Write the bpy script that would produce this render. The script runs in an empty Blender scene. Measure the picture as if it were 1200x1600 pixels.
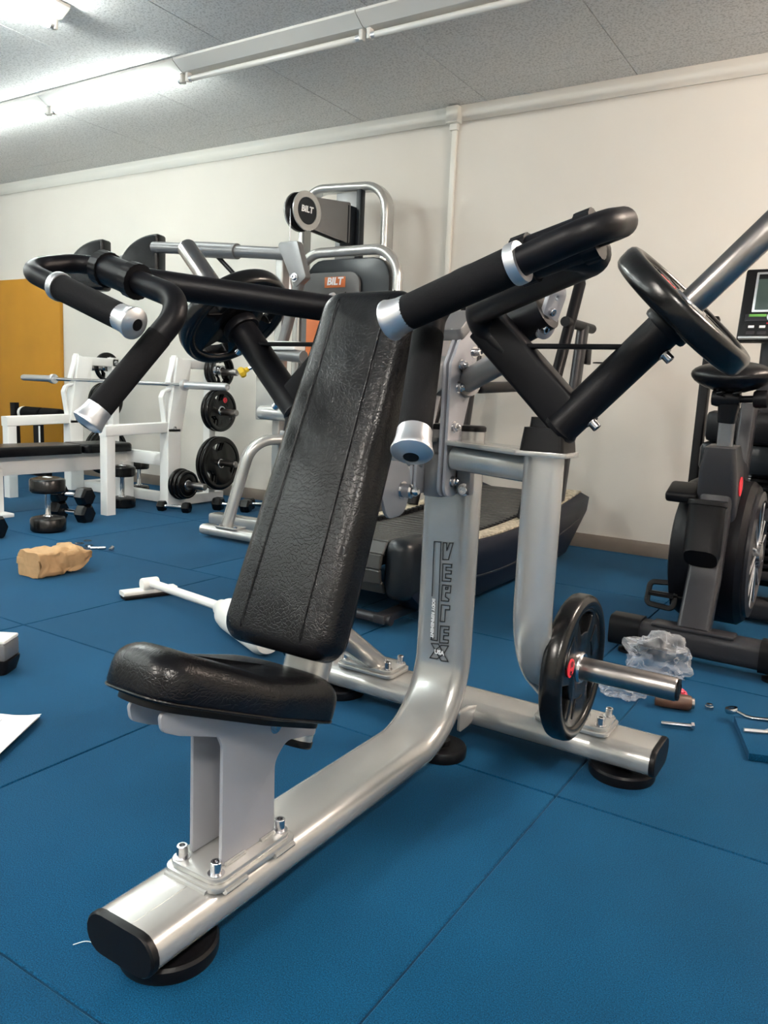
import bpy, bmesh, math, random
from mathutils import Vector, Matrix, Quaternion
random.seed(7)
PI = math.pi
sc = bpy.context.scene
C = sc.collection
def V(*a): return Vector(a)

# ------------------------------------------------------------------ camera, world, exposure
CAM_H, FPX = 0.888, 1225.78
yaw, pitch, roll = math.radians(32.0294), math.radians(8.7249), math.radians(2.572)
fwd = V(-math.sin(yaw) * math.cos(pitch), math.cos(yaw) * math.cos(pitch), -math.sin(pitch))
rt = V(math.cos(yaw), math.sin(yaw), 0)
up = rt.cross(fwd)
r2 = rt * math.cos(roll) + up * math.sin(roll)
u2 = up * math.cos(roll) - rt * math.sin(roll)
cd = bpy.data.cameras.new('camera')
cam = bpy.data.objects.new('camera', cd)
C.objects.link(cam)
cam.matrix_world = Matrix(((r2.x, u2.x, -fwd.x, 0), (r2.y, u2.y, -fwd.y, 0), (r2.z, u2.z, -fwd.z, CAM_H), (0, 0, 0, 1)))
cd.sensor_fit = 'HORIZONTAL'
cd.sensor_width = 36
cd.lens = 36 * FPX / 1200
cd.clip_start = 0.02
sc.camera = cam
w = bpy.data.worlds.new('world')
sc.world = w
w.use_nodes = True
w.node_tree.nodes['Background'].inputs[0].default_value = (0.8, 0.85, 0.9, 1)
w.node_tree.nodes['Background'].inputs[1].default_value = 0.05
sc.view_settings.view_transform = 'Standard'
sc.view_settings.look = 'None'
sc.view_settings.gamma = 1
sc.view_settings.use_curve_mapping = False
sc.view_settings.exposure = 1.9
LAMP_COOL, LAMP_WARM = (0.92, 1.0, 0.97), (1.0, 0.83, 0.70)
S_ROW, S_COOL, S_WARM = 15.0, 60.0, 165.0

# ------------------------------------------------------------------ materials
def mat(name, col, rough=0.5, metal=0.0, spec=0.5, noise=None, bump=None, coat=0.0, emit=None):
    m = bpy.data.materials.new(name)
    m.use_nodes = True
    nt = m.node_tree
    b = nt.nodes['Principled BSDF']
    b.inputs['Base Color'].default_value = (*col, 1)
    b.inputs['Roughness'].default_value = rough
    b.inputs['Metallic'].default_value = metal
    b.inputs['Specular IOR Level'].default_value = spec
    b.inputs['Coat Weight'].default_value = coat
    if emit:
        b.inputs['Emission Color'].default_value = (*emit[0], 1)
        b.inputs['Emission Strength'].default_value = emit[1]
    tc = nt.nodes.new('ShaderNodeTexCoord')
    if noise:                                   # (scale, amount, detail)
        n = nt.nodes.new('ShaderNodeTexNoise')
        n.inputs['Scale'].default_value = noise[0]
        n.inputs['Detail'].default_value = noise[2]
        nt.links.new(tc.outputs['Object'], n.inputs['Vector'])
        r = nt.nodes.new('ShaderNodeMapRange')
        r.inputs['From Min'].default_value = 0.3
        r.inputs['From Max'].default_value = 0.7
        r.inputs['To Min'].default_value = 1 - noise[1]
        r.inputs['To Max'].default_value = 1 + noise[1]
        nt.links.new(n.outputs['Fac'], r.inputs['Value'])
        mx = nt.nodes.new('ShaderNodeVectorMath')
        mx.operation = 'SCALE'
        mx.inputs[0].default_value = col
        nt.links.new(r.outputs[0], mx.inputs['Scale'])
        nt.links.new(mx.outputs[0], b.inputs['Base Color'])
    if bump:                                    # (scale, strength, detail)
        n = nt.nodes.new('ShaderNodeTexNoise')
        n.inputs['Scale'].default_value = bump[0]
        n.inputs['Detail'].default_value = bump[2]
        nt.links.new(tc.outputs['Object'], n.inputs['Vector'])
        bp = nt.nodes.new('ShaderNodeBump')
        bp.inputs['Strength'].default_value = bump[1]
        bp.inputs['Distance'].default_value = 0.004
        nt.links.new(n.outputs['Fac'], bp.inputs['Height'])
        nt.links.new(bp.outputs[0], b.inputs['Normal'])
    return m

def rubber_mat():
    m = mat('blue_rubber', (0.012, 0.075, 0.15), 0.75, spec=0.07, bump=(1100, 0.22, 1))
    nt = m.node_tree
    b = nt.nodes['Principled BSDF']
    tc = nt.nodes.new('ShaderNodeTexCoord')
    g = nt.nodes.new('ShaderNodeNewGeometry')
    n1 = nt.nodes.new('ShaderNodeTexNoise')
    b.inputs['Sheen Weight'].default_value = 0.16
    b.inputs['Sheen Roughness'].default_value = 0.45
    b.inputs['Sheen Tint'].default_value = (0.30, 0.62, 1.0, 1)
    n1.inputs['Scale'].default_value = 480
    n1.inputs['Detail'].default_value = 2
    n2 = nt.nodes.new('ShaderNodeTexNoise')
    n2.inputs['Scale'].default_value = 2.2
    n2.inputs['Detail'].default_value = 5
    nt.links.new(g.outputs['Position'], n1.inputs['Vector'])
    nt.links.new(g.outputs['Position'], n2.inputs['Vector'])
    cr = nt.nodes.new('ShaderNodeValToRGB')
    cr.color_ramp.elements[0].position = 0.33
    cr.color_ramp.elements[0].color = (0.0004, 0.019, 0.047, 1)
    cr.color_ramp.elements[1].position = 0.68
    cr.color_ramp.elements[1].color = (0.0012, 0.064, 0.148, 1)
    nt.links.new(n1.outputs['Fac'], cr.inputs['Fac'])
    mr = nt.nodes.new('ShaderNodeMapRange')
    mr.inputs['From Min'].default_value = 0.3
    mr.inputs['From Max'].default_value = 0.7
    mr.inputs['To Min'].default_value = 0.86
    mr.inputs['To Max'].default_value = 1.12
    nt.links.new(n2.outputs['Fac'], mr.inputs['Value'])
    oi = nt.nodes.new('ShaderNodeObjectInfo')
    m2 = nt.nodes.new('ShaderNodeMapRange')
    m2.inputs['To Min'].default_value = 0.92
    m2.inputs['To Max'].default_value = 1.08
    nt.links.new(oi.outputs['Random'], m2.inputs['Value'])
    mu = nt.nodes.new('ShaderNodeMath')
    mu.operation = 'MULTIPLY'
    nt.links.new(mr.outputs[0], mu.inputs[0])
    nt.links.new(m2.outputs[0], mu.inputs[1])
    sc_ = nt.nodes.new('ShaderNodeVectorMath')
    sc_.operation = 'SCALE'
    nt.links.new(cr.outputs['Color'], sc_.inputs[0])
    nt.links.new(mu.outputs[0], sc_.inputs['Scale'])
    nt.links.new(sc_.outputs[0], b.inputs['Base Color'])
    return m

def leather_mat():
    m = mat('black_leather', (0.003, 0.003, 0.004), 0.27, spec=0.26)
    nt = m.node_tree
    b = nt.nodes['Principled BSDF']
    tc = nt.nodes.new('ShaderNodeTexCoord')
    nz = nt.nodes.new('ShaderNodeTexNoise')
    nz.inputs['Scale'].default_value = 14
    nz.inputs['Detail'].default_value = 4
    nt.links.new(tc.outputs['Object'], nz.inputs['Vector'])
    mp = nt.nodes.new('ShaderNodeMixRGB')
    mp.blend_type = 'ADD'
    mp.inputs['Fac'].default_value = 0.06
    nt.links.new(tc.outputs['Object'], mp.inputs['Color1'])
    nt.links.new(nz.outputs['Color'], mp.inputs['Color2'])
    vo = nt.nodes.new('ShaderNodeTexVoronoi')
    vo.feature = 'DISTANCE_TO_EDGE'
    vo.inputs['Scale'].default_value = 125
    nt.links.new(mp.outputs[0], vo.inputs['Vector'])
    cr = nt.nodes.new('ShaderNodeMapRange')
    cr.inputs['From Min'].default_value = 0.0
    cr.inputs['From Max'].default_value = 0.12
    nt.links.new(vo.outputs['Distance'], cr.inputs['Value'])
    n2 = nt.nodes.new('ShaderNodeTexNoise')
    n2.inputs['Scale'].default_value = 8
    n2.inputs['Detail'].default_value = 8
    n2.inputs['Roughness'].default_value = 0.65
    n2.inputs['Distortion'].default_value = 1.5
    nt.links.new(tc.outputs['Object'], n2.inputs['Vector'])
    ad = nt.nodes.new('ShaderNodeMath')
    ad.operation = 'MULTIPLY_ADD'
    ad.inputs[1].default_value = 0.11
    nt.links.new(cr.outputs[0], ad.inputs[0])
    nt.links.new(n2.outputs['Fac'], ad.inputs[2])
    bp = nt.nodes.new('ShaderNodeBump')
    bp.inputs['Strength'].default_value = 0.56
    bp.inputs['Distance'].default_value = 0.0026
    nt.links.new(ad.outputs[0], bp.inputs['Height'])
    nt.links.new(bp.outputs[0], b.inputs['Normal'])
    return m

def ceiling_mat():
    m = mat('ceiling_board', (0.50, 0.50, 0.49), 0.9, spec=0.2)
    nt = m.node_tree
    b = nt.nodes['Principled BSDF']
    g = nt.nodes.new('ShaderNodeNewGeometry')
    n = nt.nodes.new('ShaderNodeTexNoise')
    n.inputs['Scale'].default_value = 85
    n.inputs['Detail'].default_value = 3
    n.inputs['Roughness'].default_value = 0.7
    nt.links.new(g.outputs['Position'], n.inputs['Vector'])
    cr = nt.nodes.new('ShaderNodeValToRGB')
    cr.color_ramp.elements[0].position = 0.38
    cr.color_ramp.elements[0].color = (0.58, 0.57, 0.55, 1)
    cr.color_ramp.elements[1].position = 0.52
    cr.color_ramp.elements[1].color = (0.82, 0.81, 0.79, 1)
    nt.links.new(n.outputs['Fac'], cr.inputs['Fac'])
    nt.links.new(cr.outputs['Color'], b.inputs['Base Color'])
    bp = nt.nodes.new('ShaderNodeBump')
    bp.inputs['Strength'].default_value = 0.35
    bp.inputs['Distance'].default_value = 0.004
    nt.links.new(n.outputs['Fac'], bp.inputs['Height'])
    nt.links.new(bp.outputs[0], b.inputs['Normal'])
    return m

def bag_mat():
    m = bpy.data.materials.new('clear_plastic')
    m.use_nodes = True
    nt = m.node_tree
    nt.nodes.clear()
    o = nt.nodes.new('ShaderNodeOutputMaterial')
    t = nt.nodes.new('ShaderNodeBsdfTransparent')
    t.inputs[0].default_value = (0.86, 0.88, 0.92, 1)
    p = nt.nodes.new('ShaderNodeBsdfPrincipled')
    p.inputs['Base Color'].default_value = (0.85, 0.87, 0.9, 1)
    p.inputs['Roughness'].default_value = 0.12
    lw = nt.nodes.new('ShaderNodeLayerWeight')
    lw.inputs['Blend'].default_value = 0.45
    mr = nt.nodes.new('ShaderNodeMapRange')
    mr.inputs['To Min'].default_value = 0.03
    mr.inputs['To Max'].default_value = 0.48
    nt.links.new(lw.outputs['Facing'], mr.inputs['Value'])
    mx = nt.nodes.new('ShaderNodeMixShader')
    nt.links.new(mr.outputs[0], mx.inputs[0])
    nt.links.new(t.outputs[0], mx.inputs[1])
    nt.links.new(p.outputs[0], mx.inputs[2])
    nt.links.new(mx.outputs[0], o.inputs[0])
    return m

M = {
    'rubber': rubber_mat(), 'leather': leather_mat(), 'ceiling': ceiling_mat(), 'plastic_bag': bag_mat(),
    'joint': mat('joint_dark', (0.012, 0.025, 0.045), 0.9),
    'wall': mat('cream_wall', (0.66, 0.63, 0.575), 0.75, spec=0.2, noise=(1.2, 0.03, 4), bump=(30, 0.05, 4)),
    'trim': mat('cream_trim', (0.74, 0.72, 0.66), 0.5),
    'base': mat('taupe_baseboard', (0.20, 0.165, 0.135), 0.5, noise=(8, 0.1, 3)),
    'yellow': mat('yellow_board', (0.44, 0.20, 0.010), 0.55, noise=(3, 0.06, 3)),
    'silver': mat('silver_paint', (0.47, 0.47, 0.455), 0.26, metal=0.55, coat=0.5, bump=(900, 0.02, 2)),
    'silver_dark': mat('dark_silver_paint', (0.20, 0.20, 0.205), 0.35, metal=0.5),
    'grey': mat('grey_plate', (0.36, 0.365, 0.39), 0.42, metal=0.3),
    'black': mat('black_powder_coat', (0.0035, 0.0035, 0.005), 0.42, spec=0.17, bump=(600, 0.05, 2)),
    'black_plastic': mat('black_plastic', (0.0045, 0.0045, 0.0055), 0.40, spec=0.2),
    'foam': mat('black_foam', (0.006, 0.006, 0.007), 0.8, spec=0.12, bump=(700, 0.2, 2)),
    'alu': mat('satin_aluminium', (0.66, 0.67, 0.69), 0.38, metal=0.9),
    'chrome': mat('chrome', (0.70, 0.70, 0.71), 0.10, metal=1.0),
    'steel': mat('brushed_steel', (0.33, 0.31, 0.30), 0.28, metal=1.0, noise=(20, 0.12, 3)),
    'zinc': mat('zinc_bolt', (0.62, 0.62, 0.64), 0.22, metal=1.0),
    'plate': mat('black_rubber_plate', (0.0035, 0.0035, 0.004), 0.24, spec=0.36, bump=(120, 0.06, 3)),
    'red': mat('red_badge', (0.75, 0.03, 0.05), 0.5),
    'white': mat('white_paint', (0.82, 0.82, 0.80), 0.40),
    'white_plastic': mat('white_plastic', (0.80, 0.79, 0.75), 0.35),
    'paper': mat('paper', (0.78, 0.77, 0.76), 0.8),
    'kraft': mat('kraft_paper', (0.44, 0.27, 0.13), 0.8, noise=(40, 0.08, 4), bump=(16, 0.4, 6)),
    'wood': mat('dark_wood', (0.075, 0.035, 0.02), 0.5, noise=(14, 0.3, 4)),
    'ink': mat('black_ink', (0.01, 0.01, 0.01), 0.5),
    'ink_grey': mat('grey_ink', (0.25, 0.25, 0.25), 0.7),
    'white_ink': mat('white_ink', (0.85, 0.85, 0.85), 0.5),
    'orange': mat('orange_print', (0.62, 0.16, 0.04), 0.5),
    'gunmetal': mat('gunmetal_paint', (0.026, 0.026, 0.030), 0.33, metal=0.1, spec=0.28),
    'shroud': mat('grey_shroud', (0.085, 0.085, 0.085), 0.5),
    'smoke': mat('dark_panel', (0.010, 0.013, 0.017), 0.3, spec=0.3),
    'navy': mat('navy_plastic', (0.008, 0.011, 0.022), 0.40, spec=0.3),
    'stone': mat('cream_speckled_strip', (0.42, 0.37, 0.28), 0.8, noise=(55, 0.5, 4)),
    'slat': mat('grey_rubber_slat', (0.040, 0.040, 0.038), 0.45, spec=0.35),
    'screen': mat('lcd_screen', (0.035, 0.055, 0.050), 0.25),
    'green': mat('green_print', (0.10, 0.30, 0.05), 0.5),
    'yellow_plastic': mat('yellow_plastic', (0.62, 0.42, 0.02), 0.4),
    'pink': mat('pink_plastic', (0.75, 0.08, 0.12), 0.4),
    'lit_cool': mat('lit_tube_cool', (0.9, 0.9, 0.9), 0.5, emit=(LAMP_COOL, S_COOL)),
    'lit_row': mat('lit_tube_row', (0.9, 0.9, 0.9), 0.5, emit=(LAMP_COOL, S_ROW)),
    'lit_mid': mat('lit_tube_neutral', (0.9, 0.9, 0.9), 0.5, emit=((1.0, 0.94, 0.86), S_WARM)),
    'lit_warm': mat('lit_tube_warm', (0.9, 0.9, 0.9), 0.5, emit=(LAMP_WARM, S_WARM)),
    'tube_off': mat('unlit_tube', (0.72, 0.70, 0.66), 0.2),
    'fixture': mat('cream_fixture', (0.68, 0.66, 0.62), 0.45),
}

# ------------------------------------------------------------------ geometry helpers
def circ(r, n=20):
    return [(r * math.cos(2 * PI * i / n), r * math.sin(2 * PI * i / n)) for i in range(n)]
def stadium(wd, h, n=9):                         # wd along first axis
    r = h / 2
    a = wd / 2 - r
    o = []
    for i in range(n + 1):
        t = -PI / 2 + PI * i / n
        o.append((a + r * math.cos(t), r * math.sin(t)))
    for i in range(n + 1):
        t = PI / 2 + PI * i / n
        o.append((-a + r * math.cos(t), r * math.sin(t)))
    return o
def rrect(wd, h, r, n=4):
    o = []
    for cx, cy, a0 in ((wd / 2 - r, h / 2 - r, 0), (-wd / 2 + r, h / 2 - r, PI / 2), (-wd / 2 + r, -h / 2 + r, PI), (wd / 2 - r, -h / 2 + r, 1.5 * PI)):
        for i in range(n + 1):
            t = a0 + PI / 2 * i / n
            o.append((cx + r * math.cos(t), cy + r * math.sin(t)))
    return o
def fillet(pts, rad, n=8, closed=False):
    pts = [Vector(p) for p in pts]
    N = len(pts)
    rr = rad if isinstance(rad, (list, tuple)) else [rad] * N
    out = []
    for i in range(N):
        if not closed and i in (0, N - 1):
            out.append(pts[i].copy())
            continue
        p, a, b = pts[i], pts[i - 1], pts[(i + 1) % N]
        r = rr[i] if closed else (rr[i - 1] if isinstance(rad, (list, tuple)) else rad)
        d1, d2 = (a - p).normalized(), (b - p).normalized()
        ang = d1.angle(d2)
        if r <= 0 or ang > PI - 1e-3:
            out.append(p.copy())
            continue
        t = min(r / math.tan(ang / 2), (a - p).length * 0.49 if (closed or i > 1) else (a - p).length * 0.98, (b - p).length * 0.49 if (closed or i < N - 2) else (b - p).length * 0.98)
        r = t * math.tan(ang / 2)
        bis = (d1 + d2).normalized()
        cen = p + bis * (r / math.sin(ang / 2))
        s, e = p + d1 * t - cen, p + d2 * t - cen
        tot = s.angle(e)
        ax = s.cross(e).normalized() if s.cross(e).length > 1e-9 else V(0, 0, 1)
        for k in range(n + 1):
            out.append(cen + Quaternion(ax, tot * k / n) @ s)
    return out
def sweep(bm, path, prof, side=None, cap=True, scale=None):
    path = [Vector(p) for p in path]
    n = len(path)
    tang = []
    for i in range(n):
        a = path[max(i - 1, 0)]
        b = path[min(i + 1, n - 1)]
        if 0 < i < n - 1:
            t = (path[i] - a).normalized() + (b - path[i]).normalized()
        else:
            t = b - a
        tang.append(t.normalized())
    if side is None:
        t = tang[0]
        ref = V(0, 0, 1) if abs(t.z) < 0.9 else V(1, 0, 0)
        B = t.cross(ref).normalized()
    else:
        B = Vector(side)
    rings = []
    for i in range(n):
        t = tang[i]
        B = (B - t * B.dot(t)).normalized() if side is None else (Vector(side) - t * Vector(side).dot(t)).normalized()
        Nn = B.cross(t).normalized()
        s = scale[i] if scale else 1
        rings.append([bm.verts.new(path[i] + B * a * s + Nn * b * s) for a, b in prof])
    m = len(prof)
    for i in range(n - 1):
        for k in range(m):
            bm.faces.new((rings[i][k], rings[i][(k + 1) % m], rings[i + 1][(k + 1) % m], rings[i + 1][k]))
    if cap:
        bm.faces.new(rings[0][::-1])
        bm.faces.new(rings[-1])
    bmesh.ops.recalc_face_normals(bm, faces=bm.faces[:])
    return bm
def tube(path, r, n=20, rad=0, cap=True, nf=8):
    if rad:
        path = fillet(path, rad, nf)
    return sweep(bmesh.new(), path, circ(r, n), None, cap)
def lathe(prof, origin=(0, 0, 0), axis=(0, 0, 1), n=40, bm=None):   # prof: (radius, height)
    bm = bm or bmesh.new()
    q = V(0, 0, 1).rotation_difference(Vector(axis).normalized())
    o = Vector(origin)
    rings = []
    for r, h in prof:
        if r < 1e-6:
            rings.append([bm.verts.new(o + q @ V(0, 0, h))])
        else:
            rings.append([bm.verts.new(o + q @ V(r * math.cos(2 * PI * i / n), r * math.sin(2 * PI * i / n), h)) for i in range(n)])
    for a, b in zip(rings[:-1], rings[1:]):
        for i in range(n):
            j = (i + 1) % n
            if len(a) == 1 and len(b) == 1:
                continue
            if len(a) == 1:
                bm.faces.new((a[0], b[i], b[j]))
            elif len(b) == 1:
                bm.faces.new((a[i], a[j], b[0]))
            else:
                bm.faces.new((a[i], a[j], b[j], b[i]))
    bmesh.ops.recalc_face_normals(bm, faces=bm.faces[:])
    return bm
def box(c, s, bev=0.0, bm=None, rot=None, seg=2):
    bm = bm or bmesh.new()
    g = bmesh.ops.create_cube(bm, size=1)
    vs = g['verts']
    for v in vs:
        v.co = V(v.co.x * s[0], v.co.y * s[1], v.co.z * s[2])
    if bev:
        es = list({e for v in vs for e in v.link_edges})
        r = bmesh.ops.bevel(bm, geom=es, offset=bev, segments=seg, affect='EDGES', profile=0.5)
        vs = list({v for f in r['faces'] for v in f.verts} | {v for v in vs if v.is_valid})
        comp = set(vs)
        for v in list(comp):
            for e in v.link_edges:
                comp.add(e.other_vert(v))
        vs = list(comp)
    for v in vs:
        co = v.co
        if rot is not None:
            co = rot @ co
        v.co = co + Vector(c)
    return bm
def flat(outlines, depth, bevel=0.0, mtx=None, res=1):               # filled plate with holes, centred on its plane
    cu = bpy.data.curves.new('flat_tmp', 'CURVE')
    cu.dimensions = '2D'
    cu.fill_mode = 'BOTH'
    for pts in outlines:
        sp = cu.splines.new('POLY')
        sp.points.add(len(pts) - 1)
        for p, q in zip(sp.points, pts):
            p.co = (q[0], q[1], 0, 1)
        sp.use_cyclic_u = True
    cu.extrude = max(depth / 2 - bevel, 0.0001)
    if bevel:
        cu.bevel_depth = bevel
        cu.bevel_resolution = res
        cu.offset = -bevel
    ob = bpy.data.objects.new('flat_tmp', cu)
    me = bpy.data.meshes.new_from_object(ob)
    bm = bmesh.new()
    bm.from_mesh(me)
    bpy.data.objects.remove(ob)
    bpy.data.curves.remove(cu)
    bpy.data.meshes.remove(me)
    bmesh.ops.remove_doubles(bm, verts=bm.verts[:], dist=1e-5)
    if mtx is not None:
        bm.transform(mtx)
    return bm
def text(body, size, depth, mtx, shear=0.0, bold=0.0):
    cu = bpy.data.curves.new('text_tmp', 'FONT')
    cu.body = body
    cu.size = size
    cu.extrude = depth / 2
    cu.align_x = 'CENTER'
    cu.align_y = 'CENTER'
    cu.shear = shear
    cu.offset = bold
    cu.resolution_u = 3
    ob = bpy.data.objects.new('text_tmp', cu)
    me = bpy.data.meshes.new_from_object(ob)
    bm = bmesh.new()
    bm.from_mesh(me)
    bpy.data.objects.remove(ob)
    bpy.data.curves.remove(cu)
    bpy.data.meshes.remove(me)
    bm.transform(mtx)
    return bm
def axes(o, x, y):                                                   # matrix from local x,y (z = x cross y) and origin
    x, y = Vector(x).normalized(), Vector(y).normalized()
    z = x.cross(y).normalized()
    y = z.cross(x)
    return Matrix(((x.x, y.x, z.x, o[0]), (x.y, y.y, z.y, o[1]), (x.z, y.z, z.z, o[2]), (0, 0, 0, 1)))
def outline2d(pts, rad):
    return [(p.x, p.y) for p in fillet([V(a, b, 0) for a, b in pts], rad, 5, closed=True)]

WM = {}
def thing(name, label, cat, loc=(0, 0, 0), rot=(0, 0, 0), group=None, kind=None):
    o = bpy.data.objects.new(name, None)
    C.objects.link(o)
    o.empty_display_size = 0.05
    o.location = loc
    o.rotation_euler = rot
    if label:
        o['label'] = label
    if cat:
        o['category'] = cat
    if group:
        o['group'] = group
    if kind:
        o['kind'] = kind
    from mathutils import Euler
    WM[o.name] = Matrix.Translation(loc) @ Euler(rot).to_matrix().to_4x4()
    return o
def part(name, bm, m, parent=None, world=True, label=None, smooth=35):
    """link a bmesh as one mesh object; its coordinates are world ones unless world=False"""
    if parent is not None and world:
        bm.transform(WM[parent.name].inverted())
    me = bpy.data.meshes.new(name)
    bm.to_mesh(me)
    bm.free()
    me.materials.append(M[m])
    for p in me.polygons:
        p.use_smooth = True
    me.set_sharp_from_angle(angle=math.radians(smooth))
    o = bpy.data.objects.new(name, me)
    C.objects.link(o)
    if parent is not None:
        o.parent = parent
        WM[o.name] = WM[parent.name]
    else:
        WM[o.name] = Matrix.Identity(4)
    if label:
        o['label'] = label
    return o
def single(name, bm, m, label, cat, loc, group=None, rot=(0, 0, 0), world=True, smooth=35):
    """a thing that is one mesh; origin at loc"""
    from mathutils import Euler
    mt = Matrix.Translation(loc) @ Euler(rot).to_matrix().to_4x4()
    if world:
        bm.transform(mt.inverted())
    o = part(name, bm, m, None, smooth=smooth)
    o.location = loc
    o.rotation_euler = rot
    o['label'] = label
    o['category'] = cat
    if group:
        o['group'] = group
    WM[o.name] = mt
    return o
def struct(name, bm, m, label=None, smooth=35):
    o = part(name, bm, m, None, smooth=smooth)
    o['kind'] = 'structure'
    if label:
        o['label'] = label
    return o
_bolt = {}
def bolt(parent, pos, d, r=0.0085, h=0.013, kind='socket', name='bolt'):
    """small bolt head sharing one mesh, standing on pos and pointing along d (world)"""
    key = (kind, r, h)
    if key not in _bolt:
        if kind == 'socket':
            bm = lathe([(0, 0), (r * 1.5, 0), (r * 1.5, 0.0015), (r, 0.0017), (r, h - 0.001), (r * 0.9, h), (r * 0.55, h), (r * 0.55, h * 0.5), (0, h * 0.5)], n=16)
        elif kind == 'nut':
            bm = lathe([(0, 0), (r * 1.5, 0), (r * 1.5, 0.0018), (r * 1.15, 0.002), (r * 1.15, h * 0.55), (r * 0.8, h * 0.62), (r * 0.75, h * 0.85), (r * 0.4, h), (0, h)], n=12)
        me = bpy.data.meshes.new('bolt')
        bm.to_mesh(me)
        bm.free()
        me.materials.append(M['zinc'])
        for p in me.polygons:
            p.use_smooth = True
        me.set_sharp_from_angle(angle=math.radians(35))
        _bolt[key] = me
    o = bpy.data.objects.new(name, _bolt[key])
    C.objects.link(o)
    q = V(0, 0, 1).rotation_difference(Vector(d).normalized())
    mw = Matrix.Translation(pos) @ q.to_matrix().to_4x4()
    o.parent = parent
    o.matrix_local = WM[parent.name].inverted() @ mw
    return o
def copy_tree(root, loc, rot, label):
    r = root.copy()
    C.objects.link(r)
    r.location = loc
    r.rotation_euler = rot
    r['label'] = label
    for ch in list(root.children):
        c_ = ch.copy()
        C.objects.link(c_)
        c_.parent = r
        for g in ch.children:
            d_ = g.copy()
            C.objects.link(d_)
            d_.parent = c_
    return r

# ------------------------------------------------------------------ the room
YW, ZC = 4.668, 2.68
X0, X1, Y0 = -9.0, 3.2, -3.6
floor = struct('floor', box(((X0 + X1) / 2, (YW + Y0) / 2, -0.035), (X1 - X0 + 0.4, YW - Y0 + 0.4, 0.03)), 'joint')
tile_bm = box((0, 0, -0.01), (0.9965, 0.9965, 0.02), 0.0022, seg=1)
tile_me = bpy.data.meshes.new('tile')
tile_bm.to_mesh(tile_me)
tile_bm.free()
tile_me.materials.append(M['rubber'])
def tile(x, y, sx=1.0, sy=1.0):
    o = bpy.data.objects.new('tile', tile_me)
    C.objects.link(o)
    o.parent = floor
    o.location = (x, y, 0)
    o.scale = (sx, sy, 1)
for j in range(-4, 5):
    y0 = 0.632 + j
    off = -0.528 if j < 2 else -0.735
    ya, yb = max(y0, Y0), min(y0 + 1.0, YW)
    if yb - ya < 0.03:
        continue
    for i in range(-9, 5):
        xa, xb = max(off + i, X0), min(off + i + 1, X1)
        if xb - xa < 0.05:
            continue
        tile((xa + xb) / 2, (ya + yb) / 2, xb - xa, yb - ya)
ceil = struct('ceiling', box(((X0 + X1) / 2, (YW + Y0) / 2, ZC + 0.06), (X1 - X0 + 0.4, YW - Y0 + 0.4, 0.06)), 'ceiling')
pan_bm = box((0, 0, 0.009), (0.906, 1.816, 0.018), 0.0015, seg=1)
pan_me = bpy.data.meshes.new('ceiling_panel')
pan_bm.to_mesh(pan_me)
pan_bm.free()
pan_me.materials.append(M['ceiling'])
for i in range(-9, 6):
    xa, xb = max(-1.38 + 0.91 * i, X0), min(-1.38 + 0.91 * (i + 1), X1)
    if xb - xa < 0.05:
        continue
    for j in range(-4, 2):
        ya, yb = max(4.395 + 1.82 * (j - 1), Y0), min(4.395 + 1.82 * j, YW)
        if yb - ya < 0.05:
            continue
        o = bpy.data.objects.new('panel', pan_me)
        C.objects.link(o)
        o.parent = ceil
        o.location = ((xa + xb) / 2, (ya + yb) / 2, ZC)
        o.scale = ((xb - xa) / 0.91, (yb - ya) / 1.82, 1)
struct('wall_back', box(((X0 + X1) / 2, YW + 0.06, 1.32), (X1 - X0 + 0.4, 0.12, 2.80)), 'wall')
struct('wall_front', box(((X0 + X1) / 2, Y0 - 0.06, 1.32), (X1 - X0 + 0.4, 0.12, 2.80)), 'wall')
struct('wall_left', box((X0 - 0.06, (YW + Y0) / 2, 1.32), (0.12, YW - Y0, 2.80)), 'wall')
struct('wall_right', box((X1 + 0.06, (YW + Y0) / 2, 1.32), (0.12, YW - Y0, 2.80)), 'wall')
struct('baseboard_back', box(((X0 + X1) / 2, YW - 0.006, 0.043), (X1 - X0, 0.012, 0.086), 0.002), 'base')
crown = [(-0.026, 0), (0, 0), (0, -0.092), (-0.008, -0.092), (-0.012, -0.062), (-0.022, -0.05), (-0.026, -0.03)]
bm = bmesh.new()
sweep(bm, [V(X0, YW, ZC), V(X1, YW, ZC)], [(a, b) for a, b in crown], side=(0, 1, 0))
zs = [v.co.z for v in bm.verts]
if min(zs) > ZC - 0.01:
    for v in bm.verts:
        v.co.z = 2 * ZC - v.co.z
struct('trim_1', bm, 'trim')
# cable trunking from the cornice down the wall
ct = thing('cable_trunking', 'cream cable trunking running down the wall from a square corner box', 'cable trunking', (-2.51, YW, 1.2))
part('channel', box((-2.51, YW - 0.012, 1.78), (0.034, 0.024, 1.66), 0.003), 'trim', ct)
cb = box((-2.51, YW - 0.035, 2.622), (0.085, 0.07, 0.10), 0.006)
part('corner_box', cb, 'trim', ct)
part('neck', box((-2.51, YW - 0.02, 2.556), (0.055, 0.04, 0.04), 0.004), 'trim', ct)
single('yellow_board', box((-7.55, YW - 0.02, 0.94), (2.10, 0.036, 1.70), 0.004), 'yellow',
       'ochre yellow board standing against the cream wall at far left', 'board', (-7.55, YW - 0.02, 0.09))

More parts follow.
